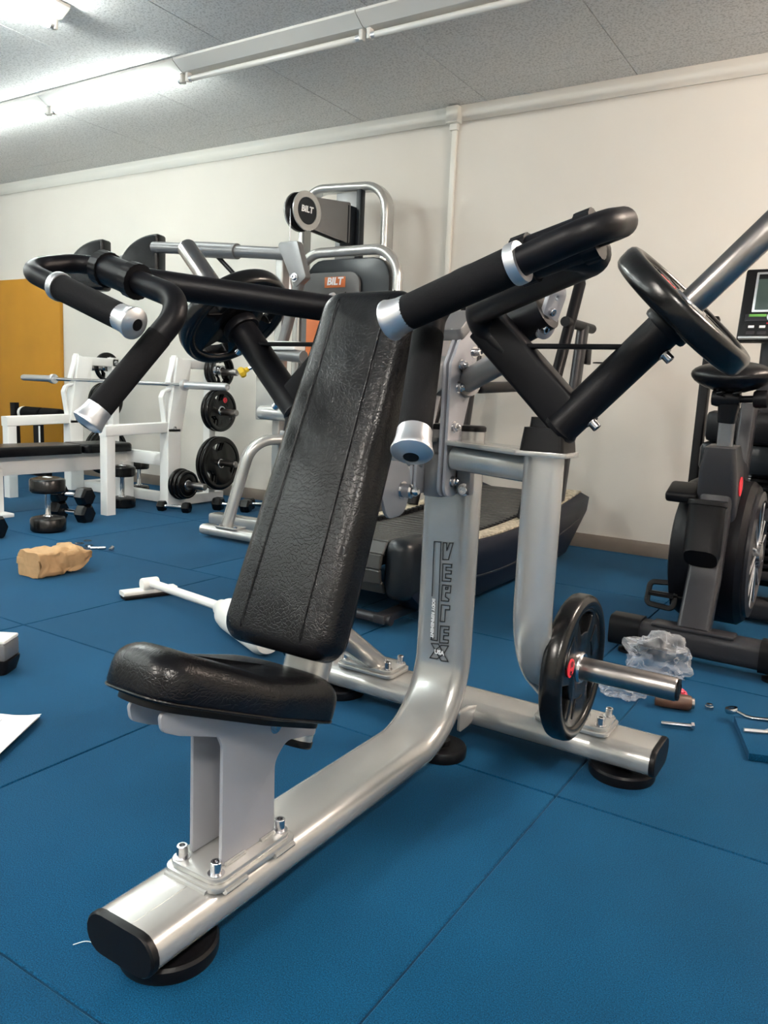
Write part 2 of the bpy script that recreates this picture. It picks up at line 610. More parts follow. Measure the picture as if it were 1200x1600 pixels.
# ------------------------------------------------------------------ ceiling lights
def fluo(x, y, ang, label, lit, group):
    """one batten, local x along its length, hung from the ceiling"""
    t = thing('fluorescent_light', label, 'ceiling light', (x, y, ZC), (0, 0, ang), group)
    L = 1.235
    prof = [(-0.10, 0), (0.10, 0), (0.10, -0.012), (0.030, -0.052), (-0.030, -0.052), (-0.10, -0.012)]
    bm = bmesh.new()
    a = [bm.verts.new((-L / 2, p, z)) for p, z in prof]
    b = [bm.verts.new((L / 2, p, z)) for p, z in prof]
    for i in range(6):
        bm.faces.new((a[i], a[(i + 1) % 6], b[(i + 1) % 6], b[i]))
    bm.faces.new(a)
    bm.faces.new(b[::-1])
    bmesh.ops.recalc_face_normals(bm, faces=bm.faces[:])
    part('housing', bm, 'fixture', t, world=False, smooth=10)
    tb = lathe([(0, -0.585), (0.013, -0.583), (0.0155, -0.575), (0.0155, 0.575), (0.013, 0.583), (0, 0.585)], (0, 0, -0.083), (1, 0, 0), 16)
    part('tube', tb, lit or 'tube_off', t, world=False)
    for s in (-1, 1):
        part('socket', box((s * 0.597, 0, -0.072), (0.022, 0.036, 0.056), 0.005), 'fixture', t, world=False)
        part('tube_cap', lathe([(0.0165, -0.011), (0.0165, 0.011), (0, 0.011)], (s * 0.577, 0, -0.083), (1, 0, 0), 14), 'alu', t, world=False)
    return t
G = 'battens in the long row along the back wall'
xs = [-2.3595 + 1.24 * k for k in range(-3, 3)]
names = ['lit fluorescent batten at the far left end of the long row', 'lit fluorescent batten at the left edge of the picture in the long row',
         'lit fluorescent batten at the right end of the glowing part of the row', 'unlit fluorescent batten right after the glowing tubes',
         'unlit fluorescent batten above the wall trunking, near the top edge', 'unlit fluorescent batten at the far right end of the long row']
for i, x in enumerate(xs):
    fluo(x - 0.62, 3.41, 0, names[i], 'lit_row' if i < 3 else None, G)
G2 = 'single battens running towards the back wall'
for i, (x, y, mt) in enumerate(((-3.69, 2.03, 'lit_cool'), (-3.69, 0.2, 'lit_cool'), (-3.69, -1.8, 'lit_cool'), (-6.6, 1.2, 'lit_cool'), (-6.6, -1.2, 'lit_cool'))):  # only the first is in view; the rest are added for fill light
    fluo(x, y, PI / 2, ['lit fluorescent batten alone at the top left corner of the picture', 'lit batten above the paper sheets, outside the picture',
                        'lit batten behind the photographer on the left', 'lit batten above the left end of the room', 'lit batten at the left rear of the room'][i], mt, G2)
for i, (x, y) in enumerate(((1.1, 3.0), (0.9, -0.9), (-1.4, -1.6))):  # unseen battens added to brighten the right wall and camera-facing sides
    fluo(x, y, PI / 2, ['warm lit batten near the back wall, right of the picture', 'lit batten at the right rear of the room', 'lit batten behind the photographer'][i], 'lit_mid' if i else 'lit_warm', 'battens on the right side of the room')

# ------------------------------------------------------------------ weight plates
def grip_hole(a0, r0, r1, half, n=7):
    o = []
    for i in range(n + 1):
        t = a0 - half + 2 * half * i / n
        o.append((r1 * math.cos(t), r1 * math.sin(t)))
    for i in range(n + 1):
        t = a0 + half * 0.62 - 2 * half * 0.62 * i / n
        o.append((r0 * math.cos(t), r0 * math.sin(t)))
    return outline2d(o, 0.012 * r1 / 0.11)
def weight_plate(R, T, label, group, rubber='plate', badge='10', holes=True, spin=0.0, detail=True, badge_ang=PI):
    """disc around local z, outer face at +z"""
    t = thing('weight_plate', label, 'weight plate', group=group)
    hr = 0.0262
    part('rim', lathe([(R * 0.80, -T * 0.34), (R * 0.82, -T * 0.44), (R * 0.855, -T / 2), (R * 0.90, -T / 2), (R * 0.95, -T * 0.46), (R * 0.985, -T * 0.36), (R, -T * 0.20), (R, T * 0.20), (R * 0.985, T * 0.36), (R * 0.95, T * 0.46), (R * 0.90, T / 2), (R * 0.855, T / 2), (R * 0.82, T * 0.44), (R * 0.80, T * 0.34), (R * 0.80, -T * 0.34)], n=56), rubber, t, world=False)
    outs = [circ(R * 0.82, 56), circ(hr * 1.28, 28)]
    if holes:
        for k in range(3):
            outs.append(grip_hole(spin + k * 2 * PI / 3, R * 0.50, R * 0.77, 0.42))
    part('web', flat(outs, T * 0.74, 0.0035), rubber, t, world=False)
    part('hub_ring', lathe([(hr, -T * 0.46), (hr, T * 0.46), (hr * 1.22, T * 0.46), (hr * 1.36, T * 0.34), (hr * 1.36, -T * 0.34), (hr, -T * 0.46)], n=28), 'zinc', t, world=False)
    if detail:
        for k in range(3):
            a = spin + PI / 3 + k * 2 * PI / 3
            ring = []
            for q in range(9):
                tt = a - 0.34 + 0.68 * q / 8
                ring.append((R * 0.70 * math.cos(tt), R * 0.70 * math.sin(tt)))
            for q in range(9):
                tt = a + 0.34 - 0.68 * q / 8
                ring.append((R * 0.42 * math.cos(tt), R * 0.42 * math.sin(tt)))
            part('raised_pad', flat([outline2d(ring, 0.008)], 0.004, 0.0015, Matrix.Translation((0, 0, T * 0.37))), rubber, t, world=False)
        a = badge_ang
        bx_, by_ = R * 0.53 * math.cos(a), R * 0.53 * math.sin(a)
        bd = part('badge', lathe([(0, 0.0), (R * 0.125, 0), (R * 0.125, 0.0022), (0, 0.0022)], (bx_, by_, T * 0.37 + 0.0015), n=24), 'red', t, world=False, label='round red weight badge')
        mt = Matrix.Translation((bx_, by_, T * 0.37 + 0.0045)) @ Matrix.Rotation(-PI / 2, 4, 'Z')
        part('lettering', text(badge, R * 0.12, 0.0006, mt @ Matrix.Translation((0, R * 0.045, 0))), 'ink', bd, world=False)
        part('lettering', text('kg', R * 0.10, 0.0006, mt @ Matrix.Translation((0, -R * 0.055, 0))), 'ink', bd, world=False)
    return t
def place_plate(t, pos, axis, xdir=(0, 0, 1)):
    z = Vector(axis).normalized()
    x = Vector(xdir)
    x = (x - z * x.dot(z)).normalized()
    q = Matrix((x, z.cross(x), z)).transposed().to_quaternion()
    t.location = pos
    t.rotation_mode = 'XYZ'
    t.rotation_euler = q.to_euler('XYZ')

# ------------------------------------------------------------------ the shoulder press
XC = -0.855
def S(s, g, y, z): return V(XC + s * g, y, z)
mc = thing('shoulder_press_machine', 'silver plate-loaded shoulder press machine with black padded seat in the foreground', 'gym machine', (XC, 1.3, 0))
OV = stadium(0.145, 0.064)
# base beam running into the upright
YU = 1.675
path = fillet([V(XC, 0.70, 0.07), V(XC, YU, 0.07), V(XC, YU, 0.805)], 0.19, 14)
beam = part('base_beam', sweep(bmesh.new(), path, OV, side=(1, 0, 0)), 'silver', mc)
part('weld_seam', box((XC + 0.012, 0.765, 0.1022), (0.002, 0.125, 0.0012)), 'silver', beam)
def end_cap(p, d, side, wdt=0.145, h=0.064, n=9, par=None):
    d = Vector(d)
    pr = stadium(wdt + 0.003, h + 0.003, n)
    pth = [Vector(p), Vector(p) + d * 0.010, Vector(p) + d * 0.013]
    return part('end_cap', sweep(bmesh.new(), pth, pr, side=side, scale=[1, 1, 0.95]), 'black_plastic', par or mc)
end_cap((XC, 0.70, 0.07), (0, -1, 0), (1, 0, 0))
end_cap((XC, YU, 0.805), (0, 0, 1), (1, 0, 0))
# cross beam at the rear
YB = 1.83
part('cross_beam', sweep(bmesh.new(), [V(-1.350, YB, 0.07), V(-0.360, YB, 0.07)], OV, side=(0, 1, 0)), 'silver', mc)
end_cap((-0.360, YB, 0.07), (1, 0, 0), (0, 1, 0))
end_cap((-1.350, YB, 0.07), (-1, 0, 0), (0, 1, 0))
gus = outline2d([(1.68, 0.056), (1.785, 0.056), (1.785, 0.096), (1.73, 0.112), (1.68, 0.112)], 0.010)
for s in (-1, 1):
    part('weld_gusset', flat([gus], 0.008, 0.002, axes((XC + s * 0.050, 0, 0), (0, 1, 0), (0, 0, 1))), 'silver', mc)
def foot(x, y, r=0.078):
    part('rubber_foot', lathe([(0, 0), (r * 0.97, 0), (r, 0.006), (r, 0.022), (r * 0.95, 0.027), (r * 0.80, 0.024), (r * 0.3, 0.026), (0.02, 0.034), (0.02, 0.040), (0, 0.040)], (x, y, 0.0), n=44), 'black_plastic', mc)
foot(XC, 0.785)
foot(XC + 0.02, 1.655, 0.062)
foot(-0.435, YB)
foot(-1.275, YB)
# bolted flange with bolts
def flange(cx, cy, z, sx, sy, n=2):
    for k, (ex, zz) in enumerate(((0.0, z), (0.0, z + 0.0105))):
        part('flange_plate', flat([rrect(sx + (0.012 if k == 0 else 0), sy + (0.012 if k == 0 else 0), 0.022)], 0.010, 0.002, Matrix.Translation((cx, cy, zz + 0.005))), 'silver', mc)
    for a in (-1, 1):
        for b in (-1, 1):
            bolt(mc, (cx + a * (sx / 2 - 0.018), cy + b * (sy / 2 - 0.018), z + 0.0205), (0, 0, 1), 0.0092, 0.021)
# seat post: two T-plates on a flange
flange(XC + 0.008, 0.918, 0.101, 0.112, 0.192)
TH = math.radians(21.3)
su, sn = V(0, math.cos(TH), -math.sin(TH)), V(0, math.sin(TH), math.cos(TH))
SP0 = V(XC, 0.730, 0.430)
def sp(u, n, x=0.0):
    p = SP0 + su * u + sn * n
    return V(XC + x, p.y, p.z)
tl = sp(0.0, -0.003)
tr = sp(0.40, -0.003)
tpl = [(tl.y, tl.z), (0.733, 0.395), (0.765, 0.378), (0.848, 0.346), (0.857, 0.326), (0.857, 0.122), (0.986, 0.122), (0.984, 0.252), (1.014, 0.280), (tr.y - 0.005, tr.z - 0.022), (tr.y, tr.z)]
for s, xx in ((1, XC + 0.038), (-1, XC - 0.027)):
    part('seat_plate', flat([outline2d(tpl, [0.008, 0.018, 0.01, 0.012, 0.012, 0.004, 0.004, 0.03, 0.03, 0.004, 0.004])], 0.007, 0.001, axes((xx, 0, 0), (0, 1, 0), (0, 0, 1))), 'grey', mc)
for (yy, zz, ln) in ((0.885, 0.1275, 0.045), (0.965, 0.1275, 0.035)):
    part('weld_bead', tube([V(XC + 0.044, yy - ln / 2, zz - 0.004), V(XC + 0.044, yy + ln / 2, zz - 0.004)], 0.004, 8), 'silver', mc)
for k in range(2):
    part('weld_bead', tube([V(XC + 0.070, 0.835 + 0.12 * k, 0.101), V(XC + 0.070, 0.885 + 0.12 * k, 0.101)], 0.005, 8), 'silver', mc)
part('weld_bead', tube([V(XC - 0.040, 0.815, 0.102), V(XC + 0.050, 0.815, 0.102)], 0.005, 8), 'silver', mc)
bolt(mc, V(XC + 0.041, 0.985, 0.318), (1, 0, 0), 0.010, 0.008, 'nut')
# cushions built from stacked outline rings
def cushion(outfn, T, edge, frame, crown=0.006, sag=None, bottom=0.25):
    """outfn(inset) -> outline points; frame(x,y,h) -> world"""
    bm = bmesh.new()
    lev = [(edge * 0.5, 0.0)]
    n = 6
    be = edge * bottom
    lev += [(be * (1 - math.sin(PI / 2 * i / 3)), be * (1 - math.cos(PI / 2 * i / 3))) for i in range(0, 4)]
    lev += [(edge * (1 - math.cos(PI / 2 * i / n)), T - edge + edge * math.sin(PI / 2 * i / n)) for i in range(n + 1)]
    rings = []
    for ins, h in lev:
        rings.append([bm.verts.new(frame(x, y, h + (sag(x, y, h / T) if sag else 0))) for x, y in outfn(ins)])
    inner = outfn(edge)
    y_lo, y_hi = min(p[1] for p in inner), max(p[1] for p in inner)
    wmax = max(abs(p[0]) for p in inner)
    for t in (0.15, 0.35, 0.6, 0.8, 0.97):
        ring = []
        for x, y in inner:
            ys = min(max(y, y_lo + wmax * 0.8), y_hi - wmax * 0.8)
            xx, yy = x * (1 - t), y + (ys - y) * t
            hh = T + crown * (1 - (1 - t) ** 2)
            ring.append(bm.verts.new(frame(xx, yy, hh + (sag(xx, yy, 1.0) if sag else 0))))
        rings.append(ring)
    m = len(rings[0])
    for a, b in zip(rings[:-1], rings[1:]):
        for k in range(m):
            bm.faces.new((a[k], a[(k + 1) % m], b[(k + 1) % m], b[k]))
    bm.faces.new(rings[0][::-1])
    bm.faces.new(rings[-1])
    bmesh.ops.recalc_face_normals(bm, faces=bm.faces[:])
    return bm
def trap(wb, wt, L, r, y0=0.0):
    def f(ins):
        k = 1 - ins / (min(wb, wt) / 2)
        P = [(-wb / 2 + ins, y0 + ins), (wb / 2 - ins, y0 + ins), (wt / 2 - ins, y0 + L - ins), (-wt / 2 + ins, y0 + L - ins)]
        return [(p.x, p.y) for p in fillet([V(a, b, 0) for a, b in P], max(r - ins * 0.6, 0.006), 7, closed=True)]
    return f
def seat_out(ins):
    P = [(-0.066 + ins, -0.034 + ins), (0.066 - ins, -0.034 + ins), (0.120 - ins, 0.17), (0.124 - ins, 0.362 - ins), (-0.124 + ins, 0.362 - ins), (-0.120 + ins, 0.17)]
    return [(p.x, p.y) for p in fillet([V(a, b, 0) for a, b in P], [0.055, 0.055, 0.12, 0.06, 0.06, 0.12], 8, closed=True)]
def seat_sag(x, y, k):
    return k * (0.006 * math.cos((y + 0.02) / 0.36 * 2 * PI) - 0.006 * math.exp(-((y - 0.10) / 0.06) ** 2) * 0.7)
def sframe(x, y, h):
    p = sp(y, h + 0.009, x)
    return p
seat = part('seat', cushion(seat_out, 0.070, 0.036, sframe, 0.002, seat_sag, 0.3), 'leather', mc)
part('seat_board', cushion(lambda i: seat_out(i + 0.016), 0.011, 0.003, lambda x, y, h: sp(y, h - 0.001, x), 0), 'black_plastic', seat)
rim_pts = [sp(y, 0.014, x) for x, y in seat_out(0.001)]
part('piping', sweep(bmesh.new(), rim_pts + [rim_pts[0]], circ(0.0022, 6)), 'leather', seat)
# backrest
TB = math.radians(22.8)
bv, bn = V(0, math.sin(TB), math.cos(TB)), V(0, -math.cos(TB), math.sin(TB))
BP0 = V(XC - 0.010, 1.012, 0.436)
BT = 0.066
def bframe(x, y, h):
    p = BP0 + bv * y + bn * (h - BT)
    return V(BP0.x + x, p.y, p.z)
bout = trap(0.246, 0.206, 0.705, 0.040)
back = part('backrest', cushion(bout, BT, 0.028, bframe, 0.003), 'leather', mc)
for s in (-1, 1):
    pts = []
    for k in range(25):
        y = 0.004 + 0.697 * k / 24
        ww = 0.246 + (0.206 - 0.246) * y / 0.705
        e = min(y, 0.705 - y)
        h = BT + 0.0035 if e > 0.03 else BT - 0.028 + math.sqrt(max(0.028 ** 2 - (0.028 - min(e, 0.028)) ** 2, 0)) + 0.001
        pts.append(bframe(s * (ww / 2 * 0.55), y, h))
    part('seam_piping', sweep(bmesh.new(), pts, circ(0.0011, 6)), 'leather', back)
part('backrest_board', cushion(lambda i: bout(i + 0.008), 0.012, 0.003, lambda x, y, h: bframe(x, y, h - 0.012), 0), 'black_plastic', back)
# tube carrying the backrest
def bt(y, off): p = BP0 + bv * y - bn * (BT + off); return p
part('backrest_post', sweep(bmesh.new(), [bt(-0.145, 0.072), bt(0.56, 0.072)], stadium(0.098, 0.058), side=(1, 0, 0)), 'silver', mc)
end_cap(bt(-0.145, 0.072), -bv, (1, 0, 0), 0.098, 0.058)
end_cap(bt(0.56, 0.072), bv, (1, 0, 0), 0.098, 0.058)
pm = bt(0.50, 0.095)
part('backrest_arm', sweep(bmesh.new(), [pm, V(XC - 0.018, YU - 0.06, 0.945)], rrect(0.05, 0.06, 0.008), side=(1, 0, 0)), 'silver', mc)
pv = bt(0.27, 0.06)
plt = outline2d([(-0.055, 0.06), (0.03, 0.05), (0.045, 0.0), (0.02, -0.05), (-0.04, -0.055), (-0.065, 0.0)], 0.03)
for s in (-1, 1):
    part('pivot_plate', flat([plt], 0.008, 0.0015, axes((XC + s * 0.085, 1.278, 0.704), (0, 1, 0), (0, 0, 1))), 'grey', mc)
bolt(mc, (XC + 0.089, 1.288, 0.702), (1, 0, 0), 0.012, 0.036, 'nut')
part('pivot_axle', tube([V(XC - 0.09, 1.278, 0.704), V(XC + 0.088, 1.278, 0.704)], 0.012, 14), 'zinc', mc)
# side posts, shelves, bumpers
for s in (-1, 1):
    pth = fillet([S(s, 0.295, 1.485, 0.775), S(s, 0.295, 1.485, 0.36), S(s, 0.295, 1.825, 0.118)], 0.22, 12)
    part('side_post', sweep(bmesh.new(), pth, stadium(0.082, 0.058), side=(1, 0, 0)), 'silver', mc)
    flange(XC + s * 0.300, YB - 0.005, 0.104, 0.175, 0.105)
    a, b = S(s, 0.045, 1.60, 0.745), S(s, 0.272, 1.50, 0.745)
    part('shelf_tube', sweep(bmesh.new(), [a, b], rrect(0.055, 0.050, 0.020), side=(0, 0, 1)), 'silver', mc)
    ol = outline2d([(XC + s * 0.028, 1.565), (XC + s * 0.25, 1.440), (XC + s * 0.352, 1.440), (XC + s * 0.352, 1.530), (XC + s * 0.26, 1.545), (XC + s * 0.028, 1.655)], 0.012)
    part('shelf_plate', flat([ol], 0.010, 0.001, Matrix.Translation((0, 0, 0.781))), 'silver', mc)
    bmb = bmesh.new()
    sweep(bmb, [S(s, 0.300, 1.487, 0.786), S(s, 0.300, 1.487, 0.832), S(s, 0.300, 1.487, 0.8321), S(s, 0.300, 1.487, 0.852)], rrect(0.086, 0.080, 0.010), side=(1, 0, 0), scale=[1.06, 0.94, 0.74, 0.70])
    part('rubber_bumper', bmb, 'black_plastic', mc)
    # storage peg on the post
    pg = S(s, 0.315, 1.62, 0.315)
    part('storage_collar', lathe([(0, -0.035), (0.032, -0.035), (0.032, 0.012), (0.026, 0.016), (0, 0.016)], pg, (s, 0, 0), 28), 'silver', mc)
    pegbm = lathe([(0, 0), (0.0245, 0.0), (0.0245, 0.246), (0.022, 0.250), (0, 0.250)], pg, (s, 0, 0), 28)
    peg = part('storage_peg', pegbm, 'steel', mc)
    part('peg_cap', lathe([(0, 0.246), (0.0225, 0.246), (0.0225, 0.253), (0.013, 0.255), (0.012, 0.2535), (0, 0.2535)], pg, (s, 0, 0), 24), 'black_plastic', peg)
# hub bracket on the upright
hubp = outline2d([(1.575, 0.655), (1.575, 0.955), (1.635, 1.050), (1.700, 1.035), (1.700, 0.955), (1.650, 0.820), (1.640, 0.655)], [0.025, 0.012, 0.02, 0.02, 0.02, 0.03, 0.025])
for xx in (-0.062, -0.050, 0.012, 0.026):
    part('hub_plate', flat([hubp], 0.008, 0.0012, axes((XC + xx, 0, 0), (0, 1, 0), (0, 0, 1))), 'grey', mc)
part('hub_block', box((XC - 0.018, 1.625, 0.70), (0.05, 0.04, 0.10), 0.003), 'silver_dark', mc)
part('hub_block', box((XC + 0.052, 1.632, 0.715), (0.036, 0.022, 0.11), 0.003), 'silver_dark', mc)
for (yy, zz) in ((1.607, 0.690), (1.600, 0.815), (1.612, 0.905), (1.620, 0.955)):
    bolt(mc, (XC + 0.030, yy, zz), (1, 0, 0), 0.009, 0.018, 'nut')
bolt(mc, (XC + 0.055, 1.621, 0.672), (0.3, -1, 0), 0.010, 0.018)
bolt(mc, (XC + 0.052, 1.640, 0.985), (1, -0.3, 0), 0.009, 0.022)
part('hub_cap', flat([outline2d([(-0.055, -0.045), (0.05, -0.045), (0.05, 0.045), (-0.055, 0.045)], 0.012)], 0.03, 0.004, axes((XC - 0.015, 1.64, 1.045), (1, 0, 0), (0, 0.82, 0.57))), 'silver_dark', mc)
# decal on the upright
DX = {
 'bar': [(-0.8886, 0.5367), (-0.8702, 0.5381), (-0.8649, 0.2939), (-0.8828, 0.2926), (-0.882, 0.2971), (-0.8746, 0.2987), (-0.8863, 0.4024)],
 'V': [(-0.8636, 0.5374), (-0.8551, 0.5379), (-0.8534, 0.5201), (-0.8468, 0.539), (-0.8379, 0.5403), (-0.8474, 0.4985), (-0.8624, 0.4962)],
 'E': [(-0.8617, 0.4859), (-0.8382, 0.4882), (-0.8384, 0.4806), (-0.8527, 0.4793), (-0.8524, 0.4713), (-0.8379, 0.4725), (-0.8382, 0.4647), (-0.8529, 0.463), (-0.8528, 0.4524), (-0.838, 0.4536), (-0.8381, 0.4465), (-0.8609, 0.4439)],
 'R': [(-0.8598, 0.4341), (-0.8369, 0.4361), (-0.8376, 0.4182), (-0.85, 0.4167), (-0.8499, 0.4065), (-0.84, 0.4024), (-0.8409, 0.397), (-0.8605, 0.395)],
 'Rh': [(-0.8509, 0.4302), (-0.8444, 0.4308), (-0.8446, 0.4258), (-0.8511, 0.4251)],
 'L': [(-0.8591, 0.385), (-0.8364, 0.3868), (-0.8365, 0.3768), (-0.848, 0.3756), (-0.8481, 0.3446), (-0.86, 0.3434)],
 'E2': [(-0.8585, 0.3321), (-0.8349, 0.3352), (-0.8352, 0.3272), (-0.8483, 0.3258), (-0.8483, 0.3173), (-0.8354, 0.319), (-0.8355, 0.3122), (-0.8486, 0.3102), (-0.8487, 0.2998), (-0.8349, 0.3015), (-0.8351, 0.2935), (-0.8585, 0.2899)],
 'X1': [(-0.8812, 0.2836), (-0.8617, 0.2861), (-0.8328, 0.2479), (-0.8512, 0.2456)],
 'X2': [(-0.8536, 0.2846), (-0.8339, 0.2872), (-0.8469, 0.2625), (-0.8634, 0.2478), (-0.8828, 0.2464), (-0.87, 0.2684)]}
YD = YU - 0.035 - 0.0004
bm = bmesh.new()
for k, pts in DX.items():
    for i in range(len(pts)):
        if k == 'bar' and i == len(pts) - 2:
            continue
        a, b = Vector((pts[i][0], 0, pts[i][1])), Vector((pts[(i + 1) % len(pts)][0], 0, pts[(i + 1) % len(pts)][1]))
        d = (b - a).normalized()
        ang = math.atan2(d.z, d.x)
        box(((a.x + b.x) / 2, YD, (a.z + b.z) / 2), ((b - a).length + 0.0020, 0.0006, 0.0023), bm=bm, rot=Matrix.Rotation(-ang, 3, 'Y'))
bmesh.ops.translate(bm, verts=bm.verts, vec=(0.009, 0, 0))
dec = part('lettering', bm, 'ink', mc, label='black outlined lettering running down the upright')
mtx = lambda x, z, ang, y=0.0: axes((x, YD - 0.0002 - y, z), (math.cos(ang), 0, math.sin(ang)), (-math.sin(ang), 0, math.cos(ang)))
part('lettering', text('BODY REFINEMENT', 0.0112, 0.0004, mtx(-0.8722, 0.3475, -PI / 2), bold=0.0006), 'white_ink', mc)
part('lettering', text('USA', 0.0145, 0.0004, mtx(-0.8485, 0.2655, 0, 0.0006), bold=0.0006), 'white_ink', mc)

# press arms
hdir = {1: V(0.689, 0, 0.725), -1: V(-0.689, 0, 0.725)}
for s in (-1, 1):
    E_ = S(s, 0.342, 1.48, 0.851)
    C_ = S(s, 0.140, 1.48, 1.045)
    hd = hdir[s]
    arm = part('press_arm', sweep(bmesh.new(), [E_ + (E_ - C_).normalized() * 0.010, C_ + (C_ - E_).normalized() * -0.02], rrect(0.052, 0.078, 0.010), side=(0, 1, 0)), 'black', mc)
    mp_ = fillet([S(s, 0.205, 1.482, 0.975), S(s, 0.112, 1.48, 1.052), S(s, 0.492, 1.110, 1.092), S(s, 0.452, 1.066, 1.092)], [0.045, 0.030], 10)
    part('arm_tube', sweep(bmesh.new(), mp_, circ(0.0285, 24)), 'black', arm)
    part('horn_tube', lathe([(0, -0.030), (0.036, -0.030), (0.0375, -0.022), (0.0345, -0.016), (0.0345, 0.238), (0, 0.238)], E_, hd, 32), 'black', arm)
    part('horn_collar', lathe([(0, 0.232), (0.043, 0.232), (0.045, 0.236), (0.045, 0.250), (0.043, 0.254), (0, 0.254)], E_, hd, 32), 'black', arm)
    hn = part('weight_horn', lathe([(0, 0.25), (0.0245, 0.25), (0.0245, 0.522), (0.021, 0.528), (0, 0.528)], E_, hd, 32), 'steel', arm)
    for t_ in (0.028, 0.205):
        q = E_ + hd * t_
        bolt(arm, q + V(hd.z * s, 0, -abs(hd.x)) * 0.034, V(hd.z * s, 0, -abs(hd.x)), 0.009, 0.016)
    zr = 1.000
    part('brace_rod', sweep(bmesh.new(), [S(s, 0.205, 1.472, zr - 0.012), S(s, 0.455, 1.472, zr - 0.012)], rrect(0.009, 0.024, 0.002), side=(0, 0, 1)), 'black', arm)
    # pivot
    part('pivot_tube', tube([S(s, 0.020, 1.655, 0.915), S(s, 0.205, 1.545, 0.985)], 0.027, 24), 'silver_dark', mc)
    part('pivot_collar', tube([S(s, 0.022, 1.654, 0.916), S(s, 0.036, 1.646, 0.921)], 0.036, 24), 'silver_dark', mc)
    part('pivot_bearing', tube([S(s, 0.165, 1.555, 1.020), S(s, 0.255, 1.545, 1.065)], 0.040, 24), 'black', arm)
    pp = outline2d([(-0.026, -0.055), (0.026, -0.055), (0.026, 0.055), (-0.026, 0.055)], 0.024)
    pl = part('pivot_end_plate', flat([pp, [(a * 0.55, b * 0.55 + 0.03) for a, b in circ(0.010, 12)]], 0.010, 0.0012, axes(S(s, 0.262, 1.545, 1.060), (s * 0.3, 0.95, 0.0), (s * 0.35, 0, 0.94))), 'grey', arm)
    bolt(arm, S(s, 0.262, 1.540, 1.062), (s * 0.9, -0.28, -0.33), 0.008, 0.012)
    bolt(arm, S(s, 0.250, 1.535, 1.028), (s * 0.9, -0.28, -0.33), 0.009, 0.014)
    # sleeve and handle
    a_, b_ = S(s, 0.398, 1.065, 1.077), S(s, 0.500, 1.066, 1.107)
    ax = (b_ - a_).normalized()
    slv = part('handle_sleeve', tube([a_, b_], 0.0305, 28), 'black', arm)
    for q, k in ((a_, 1), (b_, -1)):
        bmr = bmesh.new()
        n = 40
        prof = []
        for i in range(n * 2):
            r_ = 0.0352 if (i // 2) % 2 else 0.0345
            prof.append((r_ * math.cos(PI * i / n), r_ * math.sin(PI * i / n)))
        sweep(bmr, [q - ax * 0.004 * k, q + ax * 0.018 * k], prof)
        part('sleeve_ring', bmr, 'black_plastic', slv)
    hp = [S(s, 0.290, 0.940, 0.995), S(s, 0.552, 0.924, 1.087), S(s, 0.550, 1.066, 1.122), S(s, 0.260, 1.064, 1.036), S(s, 0.325, 0.915, 0.834)]
    pf = fillet(hp, [0.050, 0.055, 0.060], 12)
    mid = min(range(len(pf)), key=lambda i: (pf[i] - (a_ + b_) / 2).length)
    cut = max(i for i in range(len(pf)) if i < len(pf) - 1 and (pf[i] - a_).length < (pf[i] - hp[3]).length)
    part('handle_tube', sweep(bmesh.new(), pf[:cut + 1] + [(a_ + b_) / 2], circ(0.0185, 22)), 'black', arm)
    part('lower_tube', sweep(bmesh.new(), [(a_ + b_) / 2] + pf[cut + 1:], circ(0.0228, 24)), 'black', arm)
    g0, g1 = hp[0], S(s, 0.444, 0.931, 1.049)
    gd = (g1 - g0).normalized()
    part('grip', tube([g0, g1], 0.0240, 28), 'foam', arm)
    part('grip_collar', lathe([(0.019, 0), (0.0262, 0), (0.0268, 0.003), (0.0268, 0.011), (0.0262, 0.014), (0.019, 0.014)], g1, gd, 32), 'alu', arm)
    def cap_(p, d):
        pc = part('grip_cap', lathe([(0.02, -0.004), (0.0240, -0.004), (0.0245, 0.010), (0.0275, 0.024), (0.0290, 0.028), (0.0285, 0.031), (0.019, 0.037), (0.011, 0.039), (0.011, 0.036), (0, 0.036)], p, d, 36), 'alu', arm)
        part('cap_plug', lathe([(0, 0.0362), (0.0105, 0.0362), (0.0105, 0.0385), (0, 0.0390)], p, d, 24), 'black_plastic', pc)
    cap_(g0, -gd)
    l1, l0 = hp[4], hp[3]
    ld = (l1 - l0).normalized()
    part('lower_grip', tube([l0 + ld * 0.085, l1], 0.0234, 28), 'foam', arm)
    cap_(l1, ld)

GP = 'weight plates on the shoulder press'
RP, TP = 0.146, 0.046
lab = {(1, 0): 'black rubber weight plate on the raised right horn, its edge facing the camera', (-1, 0): 'black rubber weight plate on the left arm of the press, partly behind the arm tube',
       (1, 1): 'black rubber weight plate with red badge on the low side peg, just above the floor', (-1, 1): 'black rubber weight plate on the far low peg, hidden below the backrest'}
for s in (1, -1):
    E_ = S(s, 0.342, 1.48, 0.851)
    p = weight_plate(RP, TP, lab[(s, 0)], GP, badge_ang=PI / 3)
    place_plate(p, E_ + hdir[s] * 0.277, hdir[s], (-0.725, 0, 0.689 * s))
    p = weight_plate(0.160, TP, lab[(s, 1)], GP, badge_ang=1.35 * s)
    place_plate(p, S(s, 0.347, 1.62, 0.315), (s, 0, 0), (0, 0.05, 1))

